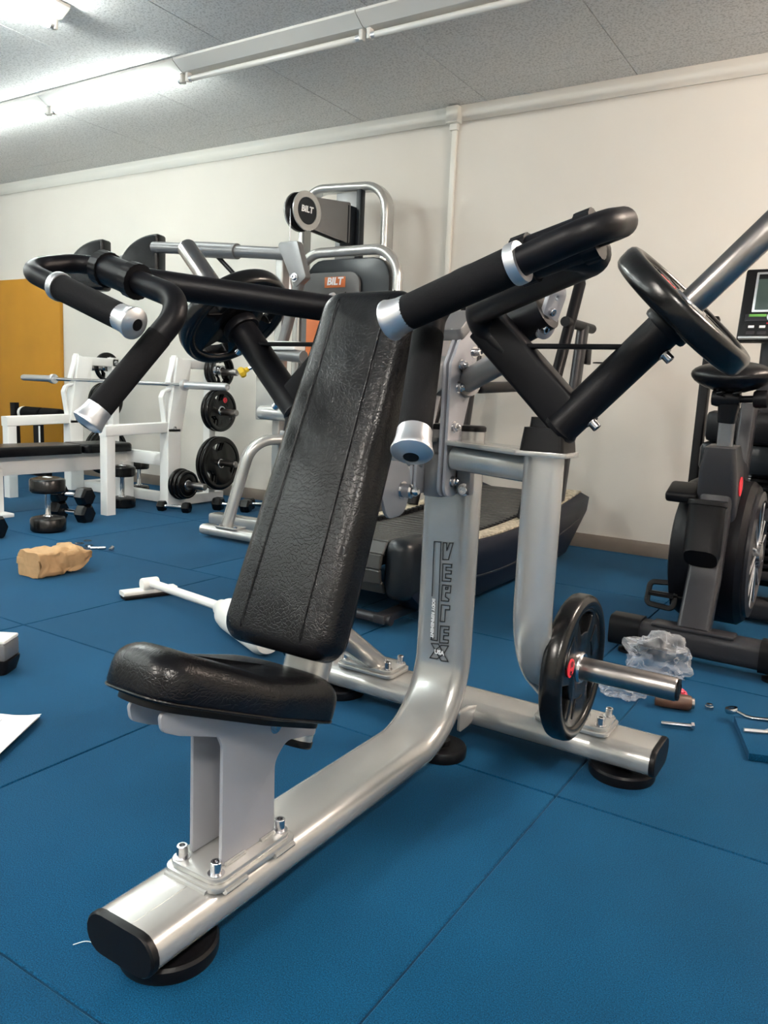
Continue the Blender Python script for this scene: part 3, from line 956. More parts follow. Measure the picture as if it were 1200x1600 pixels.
# ------------------------------------------------------------------ curved treadmill behind the press
tm = thing('curved_treadmill', 'dark curved slatted treadmill standing behind the upright of the press', 'treadmill', (-1.76, 3.4, 0))
XR, XL = -1.40, -2.12
def zbelt(y):
    t = (y - 2.45) / 1.85
    return 0.335 - 0.36 * t * (1 - t) * (1 - 0.35 * t) + 0.015 * t * t
def zcov(y): return zbelt(y) + 0.012
ys = [2.50 + 1.86 * k / 20 for k in range(21)]
for s, xo in ((1, XR), (-1, XL)):
    top = [(y, zcov(y)) for y in ys]
    poly = [(2.46, 0.14), (2.44, 0.27)] + top + [(4.50, 0.335), (4.47, 0.25), (4.16, 0.05), (3.95, 0.03), (2.75, 0.03), (2.56, 0.06)]
    cov = part('side_cover', flat([poly], 0.10, 0.012, axes((xo - s * 0.05, 0, 0), (0, 1, 0), (0, 0, 1))), 'navy', tm)
    bm = bmesh.new()
    sweep(bm, [V(xo - s * 0.002, y, zcov(y) - 0.145 - 0.02 * math.sin((y - 2.5) * 1.6)) for y in ys], rrect(0.008, 0.010, 0.002), side=(1, 0, 0))
    part('cover_line', bm, 'gunmetal', cov)
    bm = bmesh.new()
    sweep(bm, [V(xo - s * 0.052, y, zcov(y) + 0.004) for y in ys[2:]], rrect(0.082, 0.010, 0.003), side=(1, 0, 0))
    part('speckled_strip', bm, 'stone', tm)
    ec = box((xo - s * 0.055, 2.515, 0.235), (0.118, 0.20, 0.235), 0.045, seg=3)
    part('roller_cover', ec, 'smoke', tm)
    part('foot_grip', box((xo - s * 0.03, 2.62, zcov(2.62) - 0.02), (0.075, 0.17, 0.03), 0.012), 'gunmetal', tm)
    part('foot', lathe([(0, 0), (0.04, 0), (0.04, 0.02), (0.02, 0.03), (0.02, 0.06), (0, 0.06)], (xo - s * 0.05, 2.85, 0), n=18), 'black_plastic', tm)
    part('foot', lathe([(0, 0), (0.04, 0), (0.04, 0.02), (0.02, 0.03), (0.02, 0.06), (0, 0.06)], (xo - s * 0.05, 3.9, 0), n=18), 'black_plastic', tm)
sl = box((0, 0, 0), (0.52, 0.056, 0.018), 0.004, seg=1)
sl_me = bpy.data.meshes.new('slat')
sl.to_mesh(sl_me)
sl.free()
sl_me.materials.append(M['slat'])
y = 2.47
while y < 4.33:
    dz = (zbelt(y + 0.01) - zbelt(y - 0.01)) / 0.02
    o = bpy.data.objects.new('slat', sl_me)
    C.objects.link(o)
    o.parent = tm
    o.matrix_local = WM[tm.name].inverted() @ Matrix.Translation((-1.76, y, zbelt(y) - 0.004)) @ Matrix.Rotation(math.atan(dz), 4, 'X')
    y += 0.061 / math.sqrt(1 + dz * dz)
for k, (yy, zz, a) in enumerate(((2.425, 0.31, 0.9), (2.395, 0.265, 1.4), (2.395, 0.21, 1.75), (2.42, 0.165, 2.2))):
    o = bpy.data.objects.new('slat', sl_me)
    C.objects.link(o)
    o.parent = tm
    o.matrix_local = WM[tm.name].inverted() @ Matrix.Translation((-1.76, yy, zz)) @ Matrix.Rotation(a, 4, 'X')
for s in (-1, 1):                                   # toothed rim along both belt edges
    n_ = 40
    bm = bmesh.new()
    for k in range(n_):
        yy = 2.62 + 1.68 * k / (n_ - 1)
        box((-1.76 + s * 0.258, yy, zbelt(yy) + 0.010), (0.026, 0.030, 0.034), 0.003, bm=bm, seg=1)
    part('belt_teeth', bm, 'black_plastic', tm)
part('rear_base', box((-1.76, 4.18, 0.20), (0.60, 0.36, 0.22), 0.04), 'navy', tm)
part('front_foot_bar', tube([V(-2.16, 2.42, 0.045), V(-1.46, 2.42, 0.045)], 0.020, 14), 'gunmetal', tm)
part('front_foot_bar', box((-1.50, 2.52, 0.050), (0.05, 0.26, 0.035), 0.006), 'gunmetal', tm)
for s, xo in ((1, -1.40), (-1, -2.12)):
    x_ = xo - s * 0.045
    part('upright', sweep(bmesh.new(), [V(x_, 4.08, 0.28), V(x_, 4.27, 1.29)], stadium(0.085, 0.055), side=(0, 1, 0)), 'gunmetal', tm)
    rail = part('handrail', tube([V(x_, 3.60, 0.30), V(x_, 3.72, 0.62), V(x_, 4.165, 1.50)], 0.030, 18, rad=0.25), 'black', tm)
    part('rail_end', lathe([(0.030, 0), (0.024, 0.018), (0, 0.026)], (x_, 4.165, 1.50), (0, 0.45, 0.89), 18), 'black', rail)
    part('side_grip', tube([V(x_, 3.84, 0.955), V(x_, 3.00, 0.920), V(x_, 2.94, 0.985)], 0.024, 16, rad=0.05), 'black', tm)
    part('cross_tube', tube([V(x_, 3.98, 1.285), V(x_, 4.42, 1.285)], 0.026, 16), 'black', tm)
    part('cup_ring', lathe([(0.056, 0), (0.060, 0), (0.060, 0.006), (0.056, 0.006), (0.056, 0)], (x_ + s * 0.085, 4.40, 1.185), n=28), 'zinc', tm)
    part('cup_base', lathe([(0, 0), (0.055, 0), (0.055, 0.006), (0, 0.006)], (x_ + s * 0.085, 4.40, 1.095), n=24), 'black_plastic', tm)
    part('cup_bracket', box((x_ + s * 0.02, 4.325, 1.14), (0.02, 0.07, 0.11), 0.004), 'black_plastic', tm)

# ------------------------------------------------------------------ exercise bike at the right
XB = -0.47
bk = thing('air_bike', 'dark grey exercise bike with fan drum and black saddle at the right edge', 'exercise bike', (XB, 3.0, 0))
part('rear_stabiliser', sweep(bmesh.new(), [V(-0.735, 2.80, 0.080), V(-0.16, 2.80, 0.080)], rrect(0.098, 0.092, 0.028), side=(0, 1, 0)), 'gunmetal', bk)
for s, x_ in ((-1, -0.735), (1, -0.16)):
    cp = part('stabiliser_cap', sweep(bmesh.new(), [V(x_ + s * 0.012, 2.80, 0.080), V(x_ - s * 0.095, 2.80, 0.080)], rrect(0.110, 0.106, 0.030), side=(0, 1, 0)), 'black_plastic', bk)
    part('levelling_foot', lathe([(0, 0), (0.035, 0), (0.035, 0.010), (0.014, 0.016), (0.014, 0.035), (0, 0.035)], (x_ - s * 0.05, 2.80, 0), n=18), 'black_plastic', cp)
part('stabiliser_plate', box((XB, 2.795, 0.126), (0.27, 0.075, 0.012), 0.004), 'gunmetal', bk)
part('frame_tube', sweep(bmesh.new(), fillet([V(XB, 2.80, 0.12), V(XB, 2.90, 0.30), V(XB, 2.98, 0.62)], 0.3, 8), rrect(0.110, 0.060, 0.016), side=(1, 0, 0), scale=None), 'gunmetal', bk)
part('rear_box', sweep(bmesh.new(), [V(XB - 0.01, 2.835, 0.365), V(XB - 0.01, 2.85, 0.38), V(XB - 0.01, 2.865, 0.545), V(XB - 0.01, 2.866, 0.548), V(XB - 0.01, 2.867, 0.566)], rrect(0.118, 0.10, 0.035), side=(1, 0, 0), scale=[0.92, 1, 1, 1.07, 1.04]), 'black_plastic', bk)
part('post_shroud', sweep(bmesh.new(), [V(XB, 3.06, 0.50), V(XB, 3.00, 0.68), V(XB, 2.99, 0.75), V(XB, 2.99, 0.752)], rrect(0.125, 0.17, 0.02), side=(1, 0, 0), scale=[1.12, 1.0, 0.80, 0.6]), 'gunmetal', bk)
part('shroud_badge', lathe([(0, 0), (0.035, 0), (0.035, 0.003), (0.024, 0.003), (0.024, 0.002), (0, 0.002)], (XB + 0.066, 3.02, 0.61), (1, 0, 0), 20), 'red', bk)
part('seat_post', sweep(bmesh.new(), [V(XB + 0.005, 2.985, 0.70), V(XB + 0.01, 2.955, 0.93)], rrect(0.050, 0.050, 0.012), side=(1, 0, 0)), 'silver_dark', bk)
part('post_sleeve', sweep(bmesh.new(), [V(XB + 0.006, 2.968, 0.835), V(XB + 0.01, 2.958, 0.905), V(XB + 0.01, 2.955, 0.925)], rrect(0.066, 0.066, 0.016), side=(1, 0, 0), scale=[0.85, 1.05, 1.1]), 'black_plastic', bk)
kn = part('adjust_knob', lathe([(0, 0), (0.012, 0), (0.012, 0.05), (0.026, 0.052), (0.030, 0.06), (0.030, 0.095), (0.024, 0.10), (0, 0.10)], (XB + 0.035, 2.945, 0.915), (1, 0, 0.05), 14), 'black_plastic', bk)
part('saddle_clamp', lathe([(0, -0.045), (0.026, -0.045), (0.030, -0.03), (0.030, 0.03), (0.026, 0.045), (0, 0.045)], (XB + 0.0, 2.945, 0.918), (1, 0, 0), 18), 'black_plastic', bk)
for k in (-1, 1):
    part('saddle_rail', tube([V(XB + k * 0.020, 2.90, 0.965), V(XB + k * 0.022, 3.03, 0.965)], 0.006, 8), 'zinc', bk)
    part('saddle_spring', tube([V(XB + 0.012 + k * 0.026 + 0.012 * math.cos(a * 1.3), 2.905 + 0.012 * math.sin(a * 1.3), 0.925 + 0.0028 * a) for a in range(18)], 0.004, 6), 'black_plastic', bk)
bm = bmesh.new()
bmesh.ops.create_uvsphere(bm, u_segments=32, v_segments=16, radius=1)
for v in bm.verts:
    x, y, z = v.co
    wy = (y + 1) / 2                                 # 0 rear, 1 nose
    half = 0.152 * (1 - 0.72 * max(0, min(1, (wy - 0.25) / 0.6)) ** 1.2)
    v.co = V(XB + 0.012 + x * half + 0, 2.985 + y * 0.14, 0.988 + z * (0.058 if z > 0 else 0.050) + (0.012 * abs(x) ** 2 if wy < 0.5 else 0) - 0.006 * (1 - abs(x)) * (wy < 0.4))
part('saddle', bm, 'leather', bk)
dr = part('fan_drum', lathe([(0, -0.165), (0.20, -0.165), (0.255, -0.150), (0.272, -0.12), (0.272, 0.075), (0.255, 0.095), (0.20, 0.105), (0, 0.105)], (XB + 0.015, 3.20, 0.345), (1, 0, 0), 56), 'black', bk)
part('fan_rim', lathe([(0.185, 0.104), (0.205, 0.116), (0.238, 0.110), (0.238, 0.096), (0.185, 0.104)], (XB + 0.015, 3.20, 0.345), (1, 0, 0), 48), 'gunmetal', dr)
part('fan_hub', lathe([(0, 0.105), (0.05, 0.105), (0.05, 0.125), (0.02, 0.13), (0, 0.13)], (XB + 0.015, 3.20, 0.345), (1, 0, 0), 24), 'zinc', dr)
for k in range(12):
    a = k * PI / 6
    part('fan_spoke', tube([V(XB + 0.125, 3.20 + 0.05 * math.cos(a), 0.345 + 0.05 * math.sin(a)), V(XB + 0.125, 3.20 + 0.20 * math.cos(a + 0.25), 0.345 + 0.20 * math.sin(a + 0.25))], 0.004, 6), 'alu', dr)
def cage_pedal(cx, cy, cz, tilt):
    fr = fillet([V(-0.05, -0.042, 0), V(0.048, -0.05, 0), V(0.048, 0.05, 0), V(-0.05, 0.042, 0)], 0.018, 4, closed=True)
    fr = [V(cx, cy, cz) + Matrix.Rotation(tilt, 3, 'X') @ p for p in fr]
    pd = part('pedal', sweep(bmesh.new(), fr + [fr[0]], rrect(0.012, 0.020, 0.003), side=(0, math.sin(-tilt), math.cos(tilt))), 'black_plastic', bk)
    part('pedal_axle', tube([V(cx - 0.048, cy, cz), V(cx + 0.11, cy, cz)], 0.009, 10), 'black_plastic', pd)
    for k in (-1, 1):
        part('pedal_bar', box((cx + 0.0, cy + k * 0.018, cz), (0.09, 0.008, 0.012)), 'black_plastic', pd)
cage_pedal(-0.625, 2.985, 0.185, 1.15)
part('crank', box((-0.575, 3.03, 0.27), (0.018, 0.04, 0.20), 0.006, rot=Matrix.Rotation(-0.45, 3, 'X')), 'black_plastic', bk)
pf_ = part('foot_rest', box((-0.585, 2.985, 0.575), (0.110, 0.115, 0.040), 0.014, rot=Matrix.Rotation(0.35, 3, 'X'), seg=3), 'black_plastic', bk)
part('foot_rest_axle', tube([V(-0.57, 3.0, 0.57), V(XB - 0.02, 3.02, 0.55)], 0.012, 10), 'gunmetal', pf_)
part('front_frame', sweep(bmesh.new(), fillet([V(XB, 3.05, 0.58), V(XB, 3.30, 0.66), V(XB, 3.48, 0.62), V(XB, 3.54, 0.10)], 0.15, 6), rrect(0.06, 0.07, 0.012), side=(1, 0, 0)), 'gunmetal', bk)
part('front_stabiliser', sweep(bmesh.new(), [V(-0.70, 3.555, 0.060), V(-0.16, 3.555, 0.060)], rrect(0.098, 0.092, 0.028), side=(0, 1, 0)), 'gunmetal', bk)
part('side_fork', sweep(bmesh.new(), [V(XB + 0.165, 3.06, 0.515), V(XB + 0.165, 3.50, 0.50), V(XB + 0.165, 3.54, 0.10)], rrect(0.03, 0.045, 0.008), side=(1, 0, 0)), 'gunmetal', bk)
part('handle_post', sweep(bmesh.new(), [V(XB, 3.46, 0.62), V(XB, 3.52, 0.90)], rrect(0.06, 0.07, 0.012), side=(1, 0, 0)), 'gunmetal', bk)

# ------------------------------------------------------------------ stair climber behind the bike
XS = -0.38
st = thing('stair_climber', 'black cardio climber with lcd console and ribbed belt behind the bike', 'climber', (XS, 4.05, 0))
part('side_post', sweep(bmesh.new(), [V(-0.745, 3.98, 0.05), V(-0.735, 3.98, 1.00), V(-0.735, 4.05, 1.30)], rrect(0.045, 0.06, 0.010), side=(1, 0, 0)), 'black', st)
part('side_post', sweep(bmesh.new(), [V(-0.02, 3.98, 0.05), V(-0.02, 3.98, 1.00), V(-0.02, 4.05, 1.30)], rrect(0.045, 0.06, 0.010), side=(1, 0, 0)), 'black', st)
mR = Matrix.Rotation(math.radians(-16), 3, 'X')
co = V(-0.40, 3.90, 1.335)
cons = part('console', box(co, (0.40, 0.045, 0.335), 0.012, rot=mR), 'black_plastic', st)
def onc(x, z, off): return co + mR @ V(x, -0.0225 - off, z)
part('screen_frame', box(onc(0.015, 0.055, 0.001), (0.335, 0.004, 0.185), 0.004, rot=mR), 'alu', cons)
part('screen', box(onc(0.015, 0.055, 0.0025), (0.315, 0.004, 0.165), 0.002, rot=mR), 'screen', cons)
part('screen_bar', box(onc(0.015, 0.125, 0.004), (0.315, 0.003, 0.022), 0.001, rot=mR), 'black_plastic', cons)
part('control_panel', box(onc(0.0, -0.062, 0.001), (0.35, 0.003, 0.032), 0.001, rot=mR), 'gunmetal', cons)
part('green_strip', box(onc(-0.125, -0.053, 0.002), (0.07, 0.003, 0.012), 0.001, rot=mR), 'green', cons)
part('dial', lathe([(0, 0), (0.022, 0), (0.022, 0.006), (0.014, 0.009), (0, 0.009)], onc(-0.065, -0.060, 0.002), mR @ V(0, -1, 0), 20), 'alu', cons)
part('red_strip', box(onc(-0.035, -0.088, 0.001), (0.10, 0.003, 0.006), 0.0005, rot=mR), 'red', cons)
for k in range(7):
    part('icon', box(onc(-0.145 + 0.045 * k, -0.104, 0.001), (0.024, 0.003, 0.011), 0.001, rot=mR), 'white_ink', cons)
    part('key', box(onc(-0.145 + 0.045 * k, -0.132, 0.001), (0.034, 0.003, 0.016), 0.001, rot=mR), 'gunmetal', cons)
part('console_lip', box(onc(0, -0.158, 0.008), (0.38, 0.022, 0.010), 0.003, rot=mR), 'alu', cons)
part('mast', sweep(bmesh.new(), [V(-0.40, 3.98, 0.80), V(-0.40, 3.97, 1.22)], rrect(0.22, 0.07, 0.02), side=(1, 0, 0)), 'gunmetal', st)
part('tray', box((-0.40, 3.86, 0.80), (0.56, 0.20, 0.14), 0.03), 'black_plastic', st)
part('cup_holder', lathe([(0.034, -0.06), (0.034, 0), (0.048, 0.004), (0.052, 0.0), (0.052, -0.004), (0.038, -0.06), (0.034, -0.06)], (-0.52, 3.84, 0.882), n=28), 'gunmetal', st)
part('hood', box((-0.40, 3.93, 0.66), (0.60, 0.26, 0.14), 0.03), 'smoke', st)
for k in range(14):
    z = 0.60 - 0.034 * k
    part('belt_rib', box((-0.42, 3.91 - 0.006 * k, z), (0.34, 0.05, 0.020), 0.004, seg=1), 'black_plastic', st)
part('belt_back', box((-0.42, 3.97, 0.36), (0.40, 0.10, 0.56), 0.01), 'black', st)
bm = bmesh.new()
for k in range(44):
    box((-0.485 - 0.0012 * k, 3.872 - 0.0022 * k, 0.595 - 0.0112 * k), (0.020, 0.008, 0.008), 0.002, bm=bm, seg=1)
ch_ = part('drive_chain', bm, 'alu', st)
part('step_deck', box((-0.40, 3.90, 0.15), (0.50, 0.20, 0.04), 0.01), 'gunmetal', st)
for s in (-1, 1):
    part('base_rail', box((-0.385 + s * 0.335, 4.16, 0.045), (0.08, 0.70, 0.07), 0.02), 'gunmetal', st)

# ------------------------------------------------------------------ pulley machine against the wall
pm_ = thing('pulley_machine', 'silver selector pulley machine with dark shroud and orange badge near the wall', 'gym machine', (-2.85, 4.0, 0))
part('rear_hoop', sweep(bmesh.new(), fillet([V(-3.46, 4.36, 0.03), V(-3.46, 4.36, 2.195), V(-2.80, 4.36, 2.165), V(-2.80, 4.36, 0.03)], 0.16, 10), stadium(0.105, 0.055), side=(0, 1, 0)), 'silver', pm_)
part('front_hoop', sweep(bmesh.new(), fillet([V(-3.15, 3.92, 0.03), V(-3.15, 3.92, 1.695), V(-2.43, 3.92, 1.695), V(-2.43, 3.92, 0.03)], 0.17, 10), circ(0.030, 18)), 'silver', pm_)
shr = part('shroud', flat([outline2d([(-3.09, 0.30), (-2.49, 0.30), (-2.49, 1.655), (-3.09, 1.655)], 0.12)], 0.05, 0.008, axes((0, 3.95, 0), (1, 0, 0), (0, 0, 1))), 'smoke', pm_)
pnl = part('shroud_panel', flat([outline2d([(-3.10, 0.40), (-2.68, 0.40), (-2.68, 1.575), (-3.10, 1.575)], 0.07)], 0.02, 0.004, axes((0, 3.91, 0), (1, 0, 0), (0, 0, 1))), 'shroud', pm_)
bd = part('badge', box((-2.855, 3.898, 1.517), (0.150, 0.004, 0.062), 0.001), 'orange', pm_, label='small orange badge with white letters')
mw = lambda x, y, z: axes((x, y, z), (1, 0, 0), (0, 0, 1))
part('lettering', text('BILT', 0.060, 0.002, mw(-2.855, 3.894, 1.520), shear=0.15, bold=0.002), 'white_ink', bd)
pb = part('instruction_board', box((-2.955, 3.898, 1.21), (0.21, 0.004, 0.44), 0.001), 'orange', pm_, label='orange instruction board')
part('lettering', text('BILT', 0.030, 0.002, mw(-2.99, 3.894, 1.405), shear=0.15, bold=0.001), 'white_ink', pb)
part('stack_rail', box((-3.07, 4.33, 1.91), (0.19, 0.05, 0.46), 0.006), 'silver_dark', pm_)
part('stack_post', box((-2.975, 4.31, 1.91), (0.035, 0.05, 0.47), 0.004), 'smoke', pm_)
pa0, pa1 = V(-3.03, 4.24, 1.930), V(-3.09, 3.85, 1.930)
part('pulley_bracket', box((-3.03, 4.26, 1.915), (0.060, 0.10, 0.25), 0.006), 'smoke', pm_)
bd_ = (pa1 - pa0).normalized()
nrm = V(0, 0, 1).cross(bd_)
for s in (-1, 1):
    off = nrm * 0.028 * s
    a = pa0 + off
    ol = [(0, 0.125), (0.40, 0.085), (0.44, 0.05), (0.44, -0.05), (0.40, -0.085), (0.0, -0.125)]
    part('pulley_arm', flat([outline2d(ol, 0.012)], 0.008, 0.001, axes(a, bd_, (0, 0, 1))), 'silver_dark', pm_)
pc_ = pa0 + bd_ * 0.38
pu = part('pulley_wheel', lathe([(0, -0.022), (0.105, -0.022), (0.112, -0.018), (0.095, -0.004), (0.095, 0.004), (0.112, 0.018), (0.105, 0.022), (0, 0.022)], pc_, nrm, 40), 'black_plastic', pm_)
for s in (-1, 1):
    part('pulley_ring', lathe([(0.076, 0.033), (0.112, 0.033), (0.114, 0.037), (0.112, 0.044), (0.078, 0.044), (0.076, 0.033)], pc_, nrm * s, 40), 'silver', pu)
    part('pulley_face', lathe([(0, 0.033), (0.077, 0.033), (0.077, 0.039), (0, 0.039)], pc_, nrm * s, 36), 'smoke', pu)
vis = nrm if nrm.x > 0 else -nrm
xa = V(0, 0, 1).cross(vis) * -1
xa = vis.cross(V(0, 0, 1)) * -1
part('lettering', text('BILT', 0.050, 0.002, axes(pc_ + vis * 0.041 + V(0, 0, 0.008), xa, (0, 0, 1)), shear=0.1, bold=0.0015), 'white_ink', pu)
cab = pc_ + bd_ * 0.095
part('cable', tube([cab, cab + V(0, 0, -0.40)], 0.004, 8), 'zinc', pm_)
part('cable_ball', lathe([(0, 0), (0.012, 0.0), (0.016, -0.05), (0.024, -0.07), (0.024, -0.095), (0, -0.10)], cab + V(0, 0, -0.37), (0, 0, 1), 14), 'alu', pm_)
part('cable_hook', tube([cab + V(0, 0, -0.46), cab + V(0.03, 0, -0.50), cab + V(0.0, 0, -0.55), cab + V(-0.025, 0, -0.50), cab + V(0, 0, -0.46)], 0.006, 8), 'zinc', pm_)
part('foot_bar', sweep(bmesh.new(), [V(-3.30, 3.30, 0.045), V(-2.40, 3.30, 0.045)], stadium(0.10, 0.060), side=(0, 1, 0)), 'silver', pm_)
part('foot_bar', sweep(bmesh.new(), [V(-3.42, 4.34, 0.045), V(-2.34, 4.34, 0.045)], stadium(0.10, 0.060), side=(0, 1, 0)), 'silver', pm_)
part('leg_flange', flat([rrect(0.17, 0.10, 0.02)], 0.008, 0.001, Matrix.Translation((-3.10, 3.30, 0.079))), 'silver', pm_)
for a in (-1, 1):
    bolt(pm_, (-3.10 + a * 0.065, 3.27, 0.083), (0, 0, 1), 0.010, 0.010)
part('leg_tube', sweep(bmesh.new(), fillet([V(-3.14, 3.31, 0.08), V(-3.04, 3.40, 0.58), V(-2.72, 3.90, 0.60)], 0.16, 10), stadium(0.095, 0.060), side=(0.6, -0.4, 0)), 'silver', pm_)
part('seat_beam', sweep(bmesh.new(), [V(-2.75, 3.30, 0.09), V(-2.75, 3.92, 0.20)], rrect(0.08, 0.06, 0.02), side=(1, 0, 0)), 'silver', pm_)
# lever frame with the two D-shaped pads
lv = thing('lever_pulldown_machine', 'grey lever arm machine with two black D-shaped pads, in front of the wall', 'gym machine', (-3.6, 3.75, 0))
part('lever_bar', sweep(bmesh.new(), [V(-4.10, 3.62, 1.740), V(-2.90, 3.62, 1.632)], circ(0.035, 18)), 'silver_dark', lv)
part('bar_sleeve', sweep(bmesh.new(), [V(-3.76, 3.62, 1.7094), V(-3.38, 3.62, 1.6752)], circ(0.046, 18)), 'silver_dark', lv)
for k, (x_, y_) in enumerate(((-4.80, 3.62), (-4.26, 3.62))):
    D = []
    for i in range(15):
        a = PI / 2 + PI / 2 * i / 14
        D.append((0.17 + 0.30 * math.cos(a), -0.06 + 0.24 * math.sin(a)))
    D += [(-0.13, -0.16), (0.17, -0.16)]
    pd = part('pad', flat([outline2d(D, [0.03] + [0.0] * 14 + [0.03, 0.03])], 0.11, 0.022, axes((x_ + 0.02, y_, 1.645), (0.96, 0.28, 0), (0, 0, 1)), 2), 'leather', lv, label='black D-shaped pad')
part('pad_bar', tube([V(-4.75, 3.69, 1.66), V(-4.05, 3.62, 1.735)], 0.024, 14), 'silver_dark', lv)
part('lever_end', flat([outline2d([(-0.06, 0.10), (0.09, 0.10), (0.16, -0.10), (0.08, -0.16), (0.02, -0.05)], 0.02)], 0.05, 0.004, axes((-2.98, 3.60, 1.60), (1, 0, 0), (0, 0, 1))), 'silver_dark', lv)
bolt(lv, (-2.90, 3.57, 1.50), (0, -1, 0), 0.016, 0.012)
part('mast', sweep(bmesh.new(), [V(-3.06, 3.66, 0.06), V(-3.06, 3.66, 1.62)], rrect(0.055, 0.07, 0.01), side=(1, 0, 0)), 'silver', lv)
part('diagonal', sweep(bmesh.new(), [V(-3.06, 3.64, 1.05), V(-2.86, 3.60, 1.55)], rrect(0.05, 0.05, 0.01), side=(0, 1, 0)), 'silver_dark', lv)
part('brace', tube([V(-3.40, 3.66, 1.52), V(-3.58, 3.63, 1.68)], 0.014, 10), 'black', lv)
part('adjust_box', box((-3.09, 3.60, 0.82), (0.16, 0.06, 0.26), 0.006), 'silver', lv)
part('adjust_roller', lathe([(0, -0.12), (0.038, -0.12), (0.042, -0.11), (0.042, 0.11), (0.038, 0.12), (0, 0.12)], (-2.98, 3.54, 0.735), (1, 0, 0), 20), 'silver', lv)
part('seat_arm', box((-2.95, 3.57, 1.12), (0.22, 0.10, 0.05), 0.012), 'white', lv)
part('lever_tube', tube([V(-3.05, 3.58, 1.08), V(-2.80, 3.55, 1.06)], 0.035, 16), 'silver_dark', lv)
part('base', box((-3.28, 3.66, 0.035), (0.62, 0.10, 0.07), 0.015), 'silver', lv)
kb = part('knob', lathe([(0, 0), (0.014, 0), (0.016, 0.02), (0.030, 0.03), (0.034, 0.045), (0.028, 0.06), (0, 0.064)], (-3.22, 3.56, 0.985), (-0.6, -0.6, -0.5), 8), 'yellow_plastic', lv, label='yellow lobed knob')
part('knob_stem', tube([V(-3.22, 3.56, 0.985), V(-3.06, 3.64, 1.06)], 0.010, 8), 'zinc', kb)

# ------------------------------------------------------------------ bench press rack
bp = thing('bench_press_rack', 'white bench press rack with black padded bench and plate storage', 'weight bench', (-4.7, 3.6, 0))
def post(a, b, wx=0.075, wy=0.075, m='white', n='post', par=None):
    return part(n, sweep(bmesh.new(), [Vector(a), Vector(b)], rrect(wx, wy, 0.006), side=(1, 0, 0)), m, par or bp)
XU = (-5.33, -4.25)
YR = 4.28
for k, xu in enumerate(XU):
    u_ = post((xu, 3.90, 0.02), (xu, 3.90, 0.56), 0.085, 0.12, n='upright')
    part('upright_top', flat([outline2d([(3.84, 0.54), (3.97, 0.54), (4.06, 1.03), (3.93, 1.06)], 0.006)], 0.085, 0.003, axes((xu, 0, 0), (0, 1, 0), (0, 0, 1))), 'white', u_)
    part('hook_plate', sweep(bmesh.new(), fillet([V(xu, 3.845, 0.60), V(xu, 3.815, 0.78), V(xu, 3.835, 0.82), V(xu, 3.905, 0.845)], 0.02, 4), rrect(0.045, 0.014, 0.002), side=(1, 0, 0)), 'white', u_)
    part('guide', sweep(bmesh.new(), [V(xu - 0.0, 3.875, 0.88), V(xu, 3.935, 1.07)], rrect(0.05, 0.014, 0.002), side=(1, 0, 0)), 'white', u_)
    post((xu - 0.02, 3.38, 0.0), (xu - 0.02, 3.38, 0.555), 0.070, 0.070, n='front_post')
    part('spotter_arm', sweep(bmesh.new(), [V(xu - 0.02, 3.34, 0.555), V(xu, 3.92, 0.575)], rrect(0.075, 0.070, 0.006), side=(1, 0, 0)), 'white', bp)
    bolt(bp, (xu + 0.040, 3.90, 0.57), (1, 0, 0), 0.012, 0.010)
    part('base_rail', sweep(bmesh.new(), [V(xu, 3.90, 0.045), V(xu, 4.40, 0.045)], rrect(0.07, 0.07, 0.006), side=(1, 0, 0)), 'white', bp)
    post((xu, YR, 0.05), (xu, YR, 1.06), 0.065, 0.065, n='rear_post')
    part('top_link', sweep(bmesh.new(), [V(xu, 3.99, 1.02), V(xu, YR + 0.03, 1.02)], rrect(0.065, 0.065, 0.006), side=(1, 0, 0)), 'white', bp)
    bolt(bp, (xu + 0.034, YR, 1.02), (1, 0, 0), 0.012, 0.010)
    for z_ in (0.975, 0.685, 0.31):
        part('storage_peg', lathe([(0, 0), (0.024, 0), (0.024, 0.24), (0.020, 0.245), (0, 0.245)], (xu + (0.03 if k else -0.03), YR, z_), (1 if k else -1, 0, 0), 18), 'steel', bp)
part('storage_peg', lathe([(0, 0), (0.024, 0), (0.024, 0.28), (0.020, 0.285), (0, 0.285)], (-4.21, 3.92, 0.175), (1, 0, 0), 18), 'steel', bp)
part('rear_cross', box(((XU[0] + XU[1]) / 2, 3.90, 0.34), (XU[1] - XU[0], 0.06, 0.09), 0.005), 'white', bp)
part('rear_cross', box(((XU[0] + XU[1]) / 2, 4.00, 0.045), (XU[1] - XU[0], 0.07, 0.07), 0.005), 'white', bp)
XBn = -4.72
bb = part('bench_beam', box((XBn, 3.28, 0.315), (0.09, 1.30, 0.13), 0.006), 'white', bp)
post((XBn, 2.82, 0.0), (XBn, 2.82, 0.30), 0.15, 0.13, n='bench_leg')
post((XBn, 3.86, 0.0), (XBn, 3.86, 0.30), 0.15, 0.10, n='bench_leg')
part('leg_foot', box((XBn, 2.82, 0.012), (0.30, 0.17, 0.024), 0.004), 'white', bp)
pf2 = trap(0.29, 0.29, 0.92, 0.05)
part('bench_pad', cushion(pf2, 0.062, 0.020, lambda x, y, h: V(XBn + x, 2.52 + y, 0.378 + h), 0.002), 'leather', bp)
part('bench_pad', cushion(trap(0.29, 0.27, 0.42, 0.05), 0.062, 0.020, lambda x, y, h: V(XBn + x, 3.445 + y, 0.378 + h), 0.002), 'leather', bp)
